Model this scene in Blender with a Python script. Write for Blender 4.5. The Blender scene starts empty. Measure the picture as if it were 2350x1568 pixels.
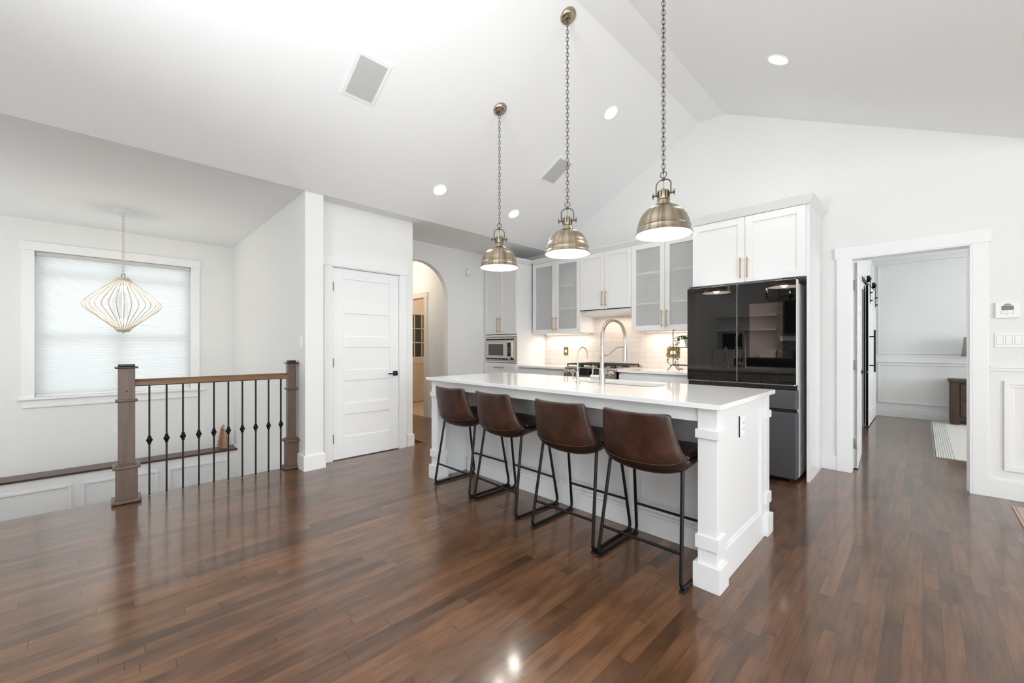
import bpy, bmesh, math, random
from mathutils import Vector, Matrix
random.seed(7)
S = bpy.context.scene
COL = S.collection
PI = math.pi

# ------------------------------------------------------------------ camera
F = 932.5
TH = math.atan((1175 - 252.0) / F)
FWD = Vector((-math.cos(TH), math.sin(TH), 0))
cam_d = bpy.data.cameras.new('camera'); cam = bpy.data.objects.new('camera', cam_d); COL.objects.link(cam)
cam_d.sensor_width = 36; cam_d.sensor_fit = 'HORIZONTAL'; cam_d.lens = F / 2350 * 36
cam_d.shift_y = 11.9 / 2350
cam_d.clip_start = .02
cam.location = (0, 0, 1.2)
cam.rotation_euler = FWD.to_track_quat('-Z', 'Y').to_euler()
S.camera = cam
# ------------------------------------------------------------------ world, exposure
S.view_settings.view_transform = 'Standard'; S.view_settings.look = 'None'
S.view_settings.gamma = 1; S.view_settings.use_curve_mapping = False
S.view_settings.exposure = -0.08
w = bpy.data.worlds.new('sky'); S.world = w; w.use_nodes = True
w.node_tree.nodes['Background'].inputs[0].default_value = (.93, .97, 1, 1)
w.node_tree.nodes['Background'].inputs[1].default_value = 1.0

def area(name, loc, target, sx, sy, power, col=(1, 1, 1), spread=180, shape='RECTANGLE'):
    l = bpy.data.lights.new(name, 'AREA'); l.shape = shape; l.size = sx
    if shape == 'RECTANGLE': l.size_y = sy
    l.energy = power; l.color = col; l.spread = math.radians(spread)
    o = bpy.data.objects.new(name, l); COL.objects.link(o); o.location = loc
    o.rotation_euler = (Vector(target) - Vector(loc)).to_track_quat('-Z', 'Y').to_euler()
    return o
def point(name, loc, power, col=(1, 1, 1), r=.04):
    l = bpy.data.lights.new(name, 'POINT'); l.energy = power; l.color = col; l.shadow_soft_size = r
    o = bpy.data.objects.new(name, l); COL.objects.link(o); o.location = loc; return o
FILL_TINT = (.92, .97, 1.0); WARM = (1.0, .80, .60)
# added fill lamps out of view, plus daylight outside the stair window
area('fill_rear', (1.9, -4.88, 1.35), (1.9, 0, 1.3), 2.8, 2.2, 68, FILL_TINT)  # added fill lamp on the rear wall, no window built there
area('fill_right', (4.06, .2, 1.2), (0, .2, 1.25), 4.4, 2.1, 205, FILL_TINT)  # added fill lamp at the right wall, no patio door there
area('fill_rear_high', (-.8, -4.88, 2.85), (-1.5, 2, 1.9), 2.4, .9, 45, FILL_TINT)  # added fill lamp high at the rear, no gable window
area('daylight_stair_window', (-8.6, .1, 1.7), (0, .1, 1.3), 3.0, 2.6, 27, (.94, .98, 1.0))
area('fill_stair_side', (-5.95, -3.18, 1.3), (-5.95, 1, 1.1), 2.4, 1.8, 50, FILL_TINT)  # added fill lamp to brighten the stairwell, no side window
area('fill_bedroom', (3.85, 7.6, 1.5), (0, 7.6, 1.3), 2.2, 1.5, 105, FILL_TINT)  # added unseen fill lamp for the bedroom, no window built
area('fill_ceiling_bounce', (-.75, -1.2, 1.5), (-.2, -.35, 3.8), 1.1, 1.1, 165, (.94, .975, 1), 145)  # added fill lamp behind the camera, brightens the ceiling
point('fill_hall', (-6.2, 3.2, 2.45), 13, (1, .86, .72), .1)  # added unseen point fill for the hallway, has no fixture
point('fill_mud_room', (-6.8, 4.5, 2.35), 14, (1, .80, .60), .1)  # added unseen warm point fill for the mud room, has no fixture

# ------------------------------------------------------------------ mesh helpers
class MB:
    def __init__(s): s.bm = bmesh.new(); s.smooth = False
    def _x(s, vs, M):
        if M is not None: bmesh.ops.transform(s.bm, matrix=M, verts=vs)
    def box(s, x0, x1, y0, y1, z0, z1, b=0, M=None):
        x0, x1 = sorted((x0, x1)); y0, y1 = sorted((y0, y1)); z0, z1 = sorted((z0, z1))
        v = [s.bm.verts.new((x, y, z)) for x in (x0, x1) for y in (y0, y1) for z in (z0, z1)]
        fs = [s.bm.faces.new([v[i] for i in f]) for f in ((0, 1, 3, 2), (4, 6, 7, 5), (0, 4, 5, 1), (2, 3, 7, 6), (0, 2, 6, 4), (1, 5, 7, 3))]
        if b > 0:
            es = list({e for f in fs for e in f.edges})
            r = bmesh.ops.bevel(s.bm, geom=es, offset=min(b, .45 * min(x1 - x0, y1 - y0, z1 - z0)), segments=2, affect='EDGES', profile=.6)
            v = list({q for f in r['faces'] for q in f.verts} | {q for q in v if q.is_valid})
        s._x(v, M); return s
    def hexa(s, p):      # 8 points, bottom ring then top ring
        v = [s.bm.verts.new(q) for q in p]
        for f in ((3, 2, 1, 0), (4, 5, 6, 7), (0, 1, 5, 4), (1, 2, 6, 5), (2, 3, 7, 6), (3, 0, 4, 7)): s.bm.faces.new([v[i] for i in f])
        return s
    def prism(s, poly, a0, a1, axis='y', M=None):
        def P(u, v, a): return {'y': (u, a, v), 'x': (a, u, v), 'z': (u, v, a)}[axis]
        A = [s.bm.verts.new(P(u, v, a0)) for u, v in poly]; B = [s.bm.verts.new(P(u, v, a1)) for u, v in poly]
        n = len(poly)
        s.bm.faces.new(A[::-1]); s.bm.faces.new(B)
        for i in range(n): s.bm.faces.new((A[i], A[(i + 1) % n], B[(i + 1) % n], B[i]))
        s._x(A + B, M); return s
    def lathe(s, prof, seg=32, M=None, cap=False, c=(0, 0, 0)):
        rings = []
        for r, z in prof:
            if r < 1e-6: rings.append([s.bm.verts.new((c[0], c[1], c[2] + z))])
            else: rings.append([s.bm.verts.new((c[0] + r * math.cos(2 * PI * k / seg), c[1] + r * math.sin(2 * PI * k / seg), c[2] + z)) for k in range(seg)])
        for a, b in zip(rings, rings[1:]):
            for k in range(seg):
                k2 = (k + 1) % seg
                if len(a) == 1 and len(b) == 1: continue
                if len(a) == 1: s.bm.faces.new((a[0], b[k2], b[k]))
                elif len(b) == 1: s.bm.faces.new((a[k], a[k2], b[0]))
                else: s.bm.faces.new((a[k], a[k2], b[k2], b[k]))
        if cap:
            for q in (rings[0], rings[-1]):
                if len(q) > 2: s.bm.faces.new(q)
        s._x([v for r in rings for v in r], M); s.smooth = True; return s
    def cyl(s, p0, p1, r, seg=16, r2=None):
        p0 = Vector(p0); p1 = Vector(p1); d = p1 - p0
        M = Matrix.Translation(p0) @ d.to_track_quat('Z', 'Y').to_matrix().to_4x4()
        return s.lathe([(r, 0), (r2 if r2 is not None else r, d.length)], seg, M, True)
    def tube(s, pts, r, seg=10, closed=False, fillet=0):
        P = [Vector(p) for p in pts]
        if fillet and not closed:
            Q = [P[0]]
            for a, b, c in zip(P, P[1:], P[2:]):
                f = min(fillet, .45 * (b - a).length, .45 * (c - b).length)
                A = b + (a - b).normalized() * f; Cc = b + (c - b).normalized() * f
                for k in range(7):
                    t = k / 6; Q.append(A * (1 - t) ** 2 + b * 2 * t * (1 - t) + Cc * t * t)
            Q.append(P[-1]); P = Q
        n = len(P); rings = []; nrm = None
        for i in range(n):
            if closed: t = (P[(i + 1) % n] - P[i - 1]).normalized()
            else: t = (P[min(i + 1, n - 1)] - P[max(i - 1, 0)]).normalized()
            if nrm is None:
                nrm = t.orthogonal().normalized()
            else:
                nrm = (nrm - t * nrm.dot(t)); nrm = nrm.normalized() if nrm.length > 1e-6 else t.orthogonal().normalized()
            bi = t.cross(nrm)
            rr = r[i] if isinstance(r, (list, tuple)) else r
            rings.append([s.bm.verts.new(P[i] + nrm * rr * math.cos(2 * PI * k / seg) + bi * rr * math.sin(2 * PI * k / seg)) for k in range(seg)])
        m = n if closed else n - 1
        for i in range(m):
            a, b = rings[i], rings[(i + 1) % n]
            for k in range(seg): s.bm.faces.new((a[k], a[(k + 1) % seg], b[(k + 1) % seg], b[k]))
        if not closed: s.bm.faces.new(rings[0][::-1]); s.bm.faces.new(rings[-1])
        s.smooth = True; return s
    def ball(s, c, r, sz=1, seg=16):
        return s.lathe([(r * math.sin(PI * k / 10), -r * sz * math.cos(PI * k / 10)) for k in range(11)], seg, None, False, c)
    def grid(s, rows):
        R = [[s.bm.verts.new(p) for p in row] for row in rows]
        for a, b in zip(R, R[1:]):
            for k in range(len(a) - 1): s.bm.faces.new((a[k], a[k + 1], b[k + 1], b[k]))
        return s
    def xf(s, M): bmesh.ops.transform(s.bm, matrix=M, verts=s.bm.verts[:]); return s

def build(name, mb, mat, parent=None, smooth=None, label=None, norm=True):
    if norm: bmesh.ops.recalc_face_normals(mb.bm, faces=mb.bm.faces[:])
    me = bpy.data.meshes.new(name)
    if parent is not None:
        org = Vector((0, 0, 0)); q = parent
        while q is not None: org += q.location; q = q.parent
        bmesh.ops.translate(mb.bm, vec=-org, verts=mb.bm.verts[:])
    sm = mb.smooth if smooth is None else smooth
    if sm:
        for f in mb.bm.faces: f.smooth = True
        for e in mb.bm.edges:
            if len(e.link_faces) == 2 and e.calc_face_angle(0) > math.radians(38): e.smooth = False
    mb.bm.to_mesh(me); mb.bm.free()
    for m in (mat if isinstance(mat, (list, tuple)) else [mat]): me.materials.append(m)
    o = bpy.data.objects.new(name, me); COL.objects.link(o)
    if parent is not None: o.parent = parent
    if label: o['label'] = label
    return o
def thing(name, label, cat, loc=(0, 0, 0), group=None):
    o = bpy.data.objects.new(name, None); COL.objects.link(o); o.empty_display_size = .1
    o.location = loc; return tag(o, label, cat, group)
def tag(o, label, cat, group=None, kind=None):
    o['label'] = label; o['category'] = cat
    if group: o['group'] = group
    if kind: o['kind'] = kind
    return o
def struct(name, mb, mat, parent=None, smooth=None):
    o = build(name, mb, mat, parent, smooth)
    if parent is None: o['kind'] = 'structure'
    return o
def root_struct(name, loc=(0, 0, 0)):
    o = bpy.data.objects.new(name, None); COL.objects.link(o); o.location = loc; o['kind'] = 'structure'; return o
def dup(root, loc, label, rz=None):
    r = root.copy(); COL.objects.link(r); r.location = loc; r['label'] = label
    if rz is not None: r.rotation_euler[2] = rz
    for ch in list(root.children):
        c = ch.copy(); COL.objects.link(c); c.parent = r
        for g in list(ch.children):
            d = g.copy(); COL.objects.link(d); d.parent = c
    return r

# ------------------------------------------------------------------ materials
def lin(c): return tuple(((v / 255) / 12.92 if v / 255 <= .04045 else ((v / 255 + .055) / 1.055) ** 2.4) for v in c) + (1,)
def mat(name, rgb, rough=.5, metal=0, spec=.5, **k):
    m = bpy.data.materials.new(name); m.use_nodes = True
    b = m.node_tree.nodes['Principled BSDF']
    b.inputs['Base Color'].default_value = lin(rgb); b.inputs['Roughness'].default_value = rough
    b.inputs['Metallic'].default_value = metal; b.inputs['Specular IOR Level'].default_value = spec
    for kk, v in k.items(): b.inputs[kk.replace('_', ' ')].default_value = v
    return m
class N:
    def __init__(s, m): s.nt = m.node_tree; s.b = s.nt.nodes['Principled BSDF']
    def n(s, t, ins=None, **k):
        q = s.nt.nodes.new(t)
        for a, v in k.items(): setattr(q, a, v)
        for a, v in (ins or {}).items():
            if isinstance(v, bpy.types.NodeSocket): s.nt.links.new(v, q.inputs[a])
            else: q.inputs[a].default_value = v
        return q
    def m(s, op, a, b=0.0, c=None):
        d = {0: a, 1: b}
        if c is not None: d[2] = c
        return s.n('ShaderNodeMath', d, operation=op).outputs[0]
    def ramp(s, fac, stops):
        q = s.n('ShaderNodeValToRGB', {0: fac}); e = q.color_ramp.elements
        while len(e) < len(stops): e.new(.5)
        for el, (p, c) in zip(e, stops): el.position = p; el.color = lin(c)
        return q.outputs[0]
    def mix(s, f, a, b, mode='MIX'):
        q = s.n('ShaderNodeMix', data_type='RGBA', blend_type=mode)
        for i, v in ((0, f), (6, a), (7, b)):
            if isinstance(v, bpy.types.NodeSocket): s.nt.links.new(v, q.inputs[i])
            else: q.inputs[i].default_value = v
        return q.outputs[2]
    def link(s, a, name): s.nt.links.new(a, s.b.inputs[name])
def noisy(m, scale, amt, stretch=(1, 1, 1), bump=0, rough_amt=0):
    k = N(m); tc = k.n('ShaderNodeTexCoord'); mp = k.n('ShaderNodeMapping', {0: tc.outputs['Object'], 3: stretch})
    nz = k.n('ShaderNodeTexNoise', {'Vector': mp.outputs[0], 'Scale': scale, 'Detail': 5.0})
    base = tuple(k.b.inputs['Base Color'].default_value)
    dark = tuple(v * (1 - amt) for v in base[:3]) + (1,); lite = tuple(min(1, v * (1 + amt)) for v in base[:3]) + (1,)
    q = k.n('ShaderNodeValToRGB', {0: nz.outputs[0]}); q.color_ramp.elements[0].position = .3; q.color_ramp.elements[1].position = .7
    q.color_ramp.elements[0].color = dark; q.color_ramp.elements[1].color = lite
    k.link(q.outputs[0], 'Base Color')
    if bump:
        bp = k.n('ShaderNodeBump', {'Height': nz.outputs[0], 'Strength': bump, 'Distance': .002}); k.link(bp.outputs[0], 'Normal')
    if rough_amt:
        r = k.m('MULTIPLY_ADD', nz.outputs[0], rough_amt, k.b.inputs['Roughness'].default_value - rough_amt / 2); k.link(r, 'Roughness')
    return m
def emis(name, rgb, st):
    m = mat(name, rgb); b = m.node_tree.nodes['Principled BSDF']
    b.inputs['Emission Color'].default_value = lin(rgb); b.inputs['Emission Strength'].default_value = st; return m

M_wall = noisy(mat('wall_paint', (238, 238, 236), .75, spec=.25), 60, .006, bump=.05)
M_ceil = noisy(mat('ceiling_paint', (247, 248, 248), .85, spec=.2), 60, .006, bump=.05)
M_trim = mat('trim_paint', (243, 243, 243), .32)
M_cab = mat('cabinet_lacquer', (234, 234, 234), .3)
M_cabin = mat('cabinet_interior', (232, 232, 232), .5)
M_quartz = noisy(mat('white_quartz', (243, 243, 241), .07), 8, .01)
M_brass = mat('satin_brass', (178, 142, 100), .3, 1)
M_black = mat('black_powder_coat', (7, 7, 8), .42, spec=.35)
M_blackm = mat('matte_black', (22, 22, 23), .5)
M_iron = mat('wrought_iron', (6, 6, 7), .5, spec=.3)
M_steel = noisy(mat('brushed_stainless', (216, 212, 206), .36, 1), 40, .05, (1, 1, 30), rough_amt=.08)
M_nickel = mat('brushed_nickel', (200, 194, 186), .33, 1)
M_fsteel = noisy(mat('fridge_dark_steel', (104, 104, 108), .42, .85), 60, .05, (1, 1, 25))
M_fside = mat('fridge_side_grey', (232, 234, 236), .42, .2)
M_bglass = mat('black_mirror_glass', (8, 8, 9), .015, 0, .5, IOR=1.8, Specular_Tint=(1, .95, .9, 1))
M_vglass = mat('smoked_view_glass', (26, 22, 20), .015, 0, .5, IOR=3.0, Specular_Tint=(1, .80, .72, 1))
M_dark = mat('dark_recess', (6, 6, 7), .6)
M_chrome = mat('chrome_edge', (215, 215, 215), .15, 1)
M_plate = mat('white_plastic_plate', (244, 244, 244), .3)
M_gap = mat('grey_shadow_plastic', (185, 185, 185), .6)
M_lcd = mat('lcd_screen', (104, 114, 104), .2)
M_hgrey = mat('icon_grey', (150, 150, 150), .4)
M_pot = mat('pale_ceramic', (206, 196, 190), .4)
M_leaf = noisy(mat('plant_leaf', (92, 98, 66), .5), 30, .35)
M_grate = mat('cast_iron_grate', (30, 24, 22), .55)
M_inner = mat('white_enamel', (250, 250, 248), .4)
M_creamrod = mat('cream_painted_rattan', (226, 216, 200), .5)
M_creamcap = mat('cream_metal_cap', (214, 207, 196), .5)
M_sofa = mat('black_leather_sofa', (14, 14, 15), .4)
M_tv = mat('tv_screen', (4, 4, 5), .1)
M_stone = noisy(mat('stacked_stone', (150, 145, 138), .85), 6, .35, (1, 1, 3), .4)
M_shade = mat('taupe_lamp_shade', (160, 155, 148), .8)
M_hinge = mat('satin_hinge', (150, 150, 148), .45, .6)
M_lightwood = noisy(mat('light_wood_grille', (200, 168, 132), .6), 20, .1, (1, 1, 8))
M_recess = emis('recessed_lamp_lens', (255, 253, 248), 9)
M_bulb = emis('pendant_bulb', (255, 246, 232), 14)
M_candle = emis('candle_bulb', (255, 210, 160), 8)
M_warmtube = emis('lantern_lamp_tube', (255, 226, 184), 7)
M_led = emis('under_cabinet_strip', (255, 232, 204), 5)
M_mudwall = mat('warm_mud_room_paint', (236, 226, 212), .7)
M_mudtrim = mat('cream_door_paint', (236, 224, 208), .4)
M_doorglass = mat('dark_door_glass', (70, 72, 70), .05)

def wood_floor():
    m = mat('dark_maple_strip_floor', (110, 75, 55), .28, spec=.32, Coat_Weight=.6, Coat_Roughness=.11); k = N(m)
    geo = k.n('ShaderNodeNewGeometry'); sp = k.n('ShaderNodeSeparateXYZ', {0: geo.outputs['Position']})
    u = k.m('DIVIDE', sp.outputs[0], .0595); row = k.m('FLOOR', u); fu = k.m('FRACT', u)
    r1 = k.n('ShaderNodeTexWhiteNoise', {'W': row}, noise_dimensions='1D').outputs[0]
    v = k.m('ADD', k.m('DIVIDE', sp.outputs[1], 1.05), k.m('MULTIPLY', r1, 9.0)); cc = k.m('FLOOR', v); fv = k.m('FRACT', v)
    cv = k.n('ShaderNodeCombineXYZ', {0: row, 1: cc, 2: 3.0})
    wn = k.n('ShaderNodeTexWhiteNoise', {'Vector': cv.outputs[0]}, noise_dimensions='3D'); idn = wn.outputs[0]
    base = k.ramp(idn, [(0, (84, 59, 43)), (.08, (100, 70, 49)), (.4, (113, 79, 55)), (.8, (119, 83, 57)), (1, (127, 89, 61))])
    gv = k.n('ShaderNodeCombineXYZ', {0: k.m('MULTIPLY', sp.outputs[0], 26.0), 1: k.m('MULTIPLY', sp.outputs[1], 2.2), 2: k.m('MULTIPLY', idn, 37.0)})
    gr = k.n('ShaderNodeTexNoise', {'Vector': gv.outputs[0], 'Scale': 1.6, 'Detail': 6.0, 'Roughness': .6, 'Distortion': .6})
    grain = k.ramp(gr.outputs[0], [(.28, (160, 154, 148)), (.5, (222, 220, 218)), (.75, (255, 255, 255))])
    c1 = k.mix(.75, base, grain, 'MULTIPLY')
    bv = k.n('ShaderNodeCombineXYZ', {0: k.m('MULTIPLY', sp.outputs[0], 2.4), 1: sp.outputs[1], 2: k.m('MULTIPLY', idn, 5.0)})
    bl = k.n('ShaderNodeTexNoise', {'Vector': bv.outputs[0], 'Scale': 3.2, 'Detail': 3.0})
    blot = k.ramp(bl.outputs[0], [(.33, (150, 140, 132)), (.55, (255, 255, 255))])
    c2 = k.mix(.55, c1, blot, 'MULTIPLY')
    g1 = k.m('LESS_THAN', fu, .022); g2 = k.m('LESS_THAN', fv, .0035); gap = k.m('MAXIMUM', g1, g2)
    c3 = k.mix(k.m('MULTIPLY', gap, .72), c2, lin((24, 15, 11)))
    k.link(c3, 'Base Color')
    ro = k.m('MULTIPLY_ADD', bl.outputs[0], .04, .276); k.link(ro, 'Roughness')
    hv2 = k.m('MULTIPLY', gap, -1.0)
    bp = k.n('ShaderNodeBump', {'Height': hv2, 'Strength': .12, 'Distance': .002}); k.link(bp.outputs[0], 'Normal')
    return m
M_floor = wood_floor()
def brick(name, tw, th, c1, c2, mort, rough, axes, msize=.0016, bump=.2):
    m = mat(name, c1, rough); k = N(m); geo = k.n('ShaderNodeNewGeometry'); sp = k.n('ShaderNodeSeparateXYZ', {0: geo.outputs['Position']})
    cv = k.n('ShaderNodeCombineXYZ', {0: sp.outputs[axes[0]], 1: sp.outputs[axes[1]], 2: 0.0})
    br = k.n('ShaderNodeTexBrick', {'Vector': cv.outputs[0], 'Color1': lin(c1), 'Color2': lin(c2), 'Mortar': lin(mort), 'Scale': 1.0, 'Mortar Size': msize,
             'Mortar Smooth': .1, 'Bias': 0.0, 'Brick Width': tw, 'Row Height': th})
    k.link(br.outputs[0], 'Base Color')
    nz = k.n('ShaderNodeTexNoise', {'Vector': geo.outputs['Position'], 'Scale': 22.0, 'Detail': 3.0})
    h = k.m('ADD', k.m('MULTIPLY', br.outputs[1], -1.0), k.m('MULTIPLY', nz.outputs[0], .5))
    bp = k.n('ShaderNodeBump', {'Height': h, 'Strength': bump, 'Distance': .003}); k.link(bp.outputs[0], 'Normal')
    return m
M_tile = brick('handmade_subway_tile', .205, .0663, (232, 224, 218), (226, 217, 210), (208, 196, 184), .22, (0, 2))
M_ftile = brick('beige_floor_tile', .33, .33, (226, 200, 168), (218, 190, 158), (190, 164, 136), .3, (0, 1), .004)
def stained(name, rgb, axis, rough=.35, amt=.3, sc=9):
    st = [14, 14, 14]; st[axis] = 1.2
    return noisy(mat(name, rgb, rough), sc * .25, amt, tuple(st))
M_newel = stained('stained_newel_wood', (90, 69, 53), 2, .38, .28)
M_rail = stained('stained_handrail_wood', (112, 80, 52), 1, .3, .25)
M_cap = stained('dark_cap_wood', (42, 38, 36), 0, .35)
M_ledge = stained('dark_ledge_wood', (74, 48, 38), 1, .28, .3)
M_dress = stained('rustic_dark_wood', (74, 54, 44), 2, .55, .4)
M_treewood = noisy(mat('carved_tree_wood', (156, 112, 86), .7), 40, .3)
M_weave = noisy(mat('woven_pale_wood', (186, 152, 124), .7), 60, .2)

def leather():
    m = mat('worn_brown_leather', (74, 42, 28), .36); k = N(m); tc = k.n('ShaderNodeTexCoord')
    nz = k.n('ShaderNodeTexNoise', {'Vector': tc.outputs['Object'], 'Scale': 7.0, 'Detail': 5.0, 'Roughness': .6})
    c = k.ramp(nz.outputs[0], [(.3, (38, 24, 18)), (.5, (56, 34, 25)), (.72, (80, 48, 33))]); k.link(c, 'Base Color')
    vo = k.n('ShaderNodeTexNoise', {'Vector': tc.outputs['Object'], 'Scale': 260.0, 'Detail': 2.0})
    bp = k.n('ShaderNodeBump', {'Height': vo.outputs[0], 'Strength': .15, 'Distance': .001}); k.link(bp.outputs[0], 'Normal')
    ro = k.m('MULTIPLY_ADD', nz.outputs[0], .2, .26); k.link(ro, 'Roughness'); return m
M_leather = leather()
M_seatdark = noisy(mat('dark_seat_leather', (40, 24, 18), .38), 12, .2, bump=.1)
M_stitch = mat('tan_stitching', (84, 54, 40), .6)
def brushed_brass():
    m = mat('antique_brushed_brass', (176, 164, 146), .26, 1, Anisotropic=.8, Anisotropic_Rotation=0.0); k = N(m); tc = k.n('ShaderNodeTexCoord')
    sp = k.n('ShaderNodeSeparateXYZ', {0: tc.outputs['Object']})
    mp = k.n('ShaderNodeCombineXYZ', {0: k.m('MULTIPLY', k.m('ARCTAN2', sp.outputs[1], sp.outputs[0]), 9.0), 1: 0.0, 2: k.m('MULTIPLY', sp.outputs[2], 1.0)})
    nz = k.n('ShaderNodeTexNoise', {'Vector': mp.outputs[0], 'Scale': 1.0, 'Detail': 2.0})
    c = k.ramp(nz.outputs[0], [(.3, (140, 124, 100)), (.7, (200, 190, 172))]); k.link(c, 'Base Color')  # colour bands by angle paint in the dome's vertical highlight streaks
    tg = k.n('ShaderNodeTangent', direction_type='RADIAL', axis='Z'); k.link(tg.outputs[0], 'Tangent'); return m
M_pend = brushed_brass()
M_pdark = mat('aged_brass_chain', (96, 86, 74), .35, 1)
def frosted():
    m = bpy.data.materials.new('frosted_cabinet_glass'); m.use_nodes = True; nt = m.node_tree; out = nt.nodes['Material Output']
    b = nt.nodes['Principled BSDF']; b.inputs['Base Color'].default_value = lin((240, 240, 240)); b.inputs['Roughness'].default_value = .25
    t = nt.nodes.new('ShaderNodeBsdfTransparent'); t.inputs[0].default_value = (.99, .99, .99, 1); mx = nt.nodes.new('ShaderNodeMixShader'); mx.inputs[0].default_value = .32
    nt.links.new(t.outputs[0], mx.inputs[1]); nt.links.new(b.outputs[0], mx.inputs[2]); nt.links.new(mx.outputs[0], out.inputs[0]); return m
M_frost = frosted()
def blindm():
    m = bpy.data.materials.new('cellular_blind_fabric'); m.use_nodes = True; nt = m.node_tree; out = nt.nodes['Material Output']
    b = nt.nodes['Principled BSDF']; b.inputs['Base Color'].default_value = lin((240, 242, 242)); b.inputs['Roughness'].default_value = .9
    t = nt.nodes.new('ShaderNodeBsdfTranslucent'); t.inputs[0].default_value = (.86, .9, .9, 1); mx = nt.nodes.new('ShaderNodeMixShader'); mx.inputs[0].default_value = .5
    nt.links.new(t.outputs[0], mx.inputs[1]); nt.links.new(b.outputs[0], mx.inputs[2]); nt.links.new(mx.outputs[0], out.inputs[0]); return m
M_blind = blindm()
def rugm(name, base, stripe, x0, bw=.15):
    m = mat(name, base, .95); k = N(m); geo = k.n('ShaderNodeNewGeometry'); sp = k.n('ShaderNodeSeparateXYZ', {0: geo.outputs['Position']})
    d = k.m('SUBTRACT', sp.outputs[0], x0)
    st = k.m('LESS_THAN', k.m('FRACT', k.m('MULTIPLY', d, 52.0)), .34); near = k.m('LESS_THAN', d, bw); s_ = k.m('MULTIPLY', st, near)
    wv = k.n('ShaderNodeTexNoise', {'Vector': geo.outputs['Position'], 'Scale': 160.0, 'Detail': 2.0})
    c = k.mix(k.m('MULTIPLY', s_, .6), lin(base), lin(stripe)); c = k.mix(.25, c, k.ramp(wv.outputs[0], [(.3, (150, 150, 150)), (.7, (255, 255, 255))]), 'MULTIPLY'); k.link(c, 'Base Color')
    bp = k.n('ShaderNodeBump', {'Height': wv.outputs[0], 'Strength': .5, 'Distance': .004}); k.link(bp.outputs[0], 'Normal'); return m
M_rug = rugm('cream_woven_rug', (226, 224, 216), (100, 100, 108), .10)
M_rug2 = rugm('beige_patterned_rug', (206, 184, 166), (128, 110, 100), .462, .03)

# ------------------------------------------------------------------ the setting
XP, YW = -4.34, 5.02
b = MB(); b.box(-4.45, 4.2, -5.1, 5.02, -.3, 0); b.box(-4.6, -4.45, -5.1, -3.22, -.3, 0); b.box(-5.2, -4.45, 1.34, 5.02, -.3, 0); b.box(-7.9, -5.2, 2.5, 3.83, -.3, 0)
b.box(-.75, 4.1, 5.02, 9.6, -.3, 0); struct('floor', b, M_floor)
b = MB(); b.box(-7.9, -5.2, 3.83, 5.6, -.3, .001); struct('floor', b, M_ftile)
b = MB(); b.box(-7.6, -4.45, -3.2, 1.34, -1.75, -1.6); struct('floor', b, M_floor)       # landing below the stair
b = MB(); b.box(-4.47, -4.45, -3.2, 1.33, -1.6, -.3); struct('wall_stairwell_inner', b, M_wall)
def zl(x): return 4.863 + .52 * x
b = MB(); b.prism([(-4.16, 2.70), (-1.885, 3.883), (-1.60, 3.875), (.775, 2.70), (4.3, 2.70), (4.3, 2.95), (.8, 2.95), (-1.55, 4.15), (-1.9, 4.15), (-4.16, 2.95)], -5.1, YW + .02)
struct('ceiling', b, M_ceil)
b = MB(); b.box(-8.0, -4.16, -3.3, 5.7, 2.70, 2.9); struct('ceiling', b, M_ceil)
b = MB(); b.box(-.8, 4.1, 5.1, 9.7, 2.68, 2.85); struct('ceiling', b, M_ceil)
# fridge wall with the bedroom doorway
b = MB()
def bx(b, *a): b.box(*a)
bx(b, -5.2, -.475, YW, 5.14, 0, 2.70); bx(b, .286, 4.2, YW, 5.14, 0, 2.70); bx(b, -.475, .286, YW, 5.14, 2.045, 2.70)
b.prism([(-4.6, 2.70), (.9, 2.70), (.9, 2.72), (-1.59, 3.95), (-1.9, 3.95), (-4.6, 2.72)], YW, 5.14)
struct('wall_back', b, M_wall)
# arch wall x=-5.04..-5.16
b = MB(); ac, az, ar = 3.13, 1.94, .495
pts = [(2.50, 0), (ac - ar, 0), (ac - ar, az)] + [(ac - ar * math.cos(PI * k / 24), az + ar * math.sin(PI * k / 24)) for k in range(1, 24)] + [(ac + ar, az), (ac + ar, 0), (5.02, 0), (5.02, 2.70), (2.50, 2.70)]
b.prism(pts, -5.135, -5.04, 'x'); struct('wall_arch', b, M_wall)
# pantry closet walls
b = MB(); bx(b, -4.44, XP, 1.50, 1.650, 0, 2.70); bx(b, -4.44, XP, 2.425, 2.604, 0, 2.70); bx(b, -4.44, XP, 1.650, 2.425, 2.04, 2.70); bx(b, -5.04, -4.44, 2.50, 2.604, 0, 2.70)
struct('wall_pantry', b, M_wall)
b = MB(); bx(b, -7.5, -4.175, 1.335, 1.505, -1.65, 2.70); struct('wall_stair', b, M_wall)
# window wall
b = MB(); X0, X1 = -7.56, -7.38
bx(b, X0, X1, -3.3, 1.335, 2.335, 2.70); bx(b, X0, X1, -3.3, 1.335, -1.65, .598); bx(b, X0, X1, -3.3, -.633, .598, 2.335); bx(b, X0, X1, .825, 1.335, .598, 2.335)
struct('wall_window', b, M_wall)
b = MB(); bx(b, -7.38, -7.105, -3.3, 1.335, -1.65, -.318); struct('wall_wainscot', b, M_trim)
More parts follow.
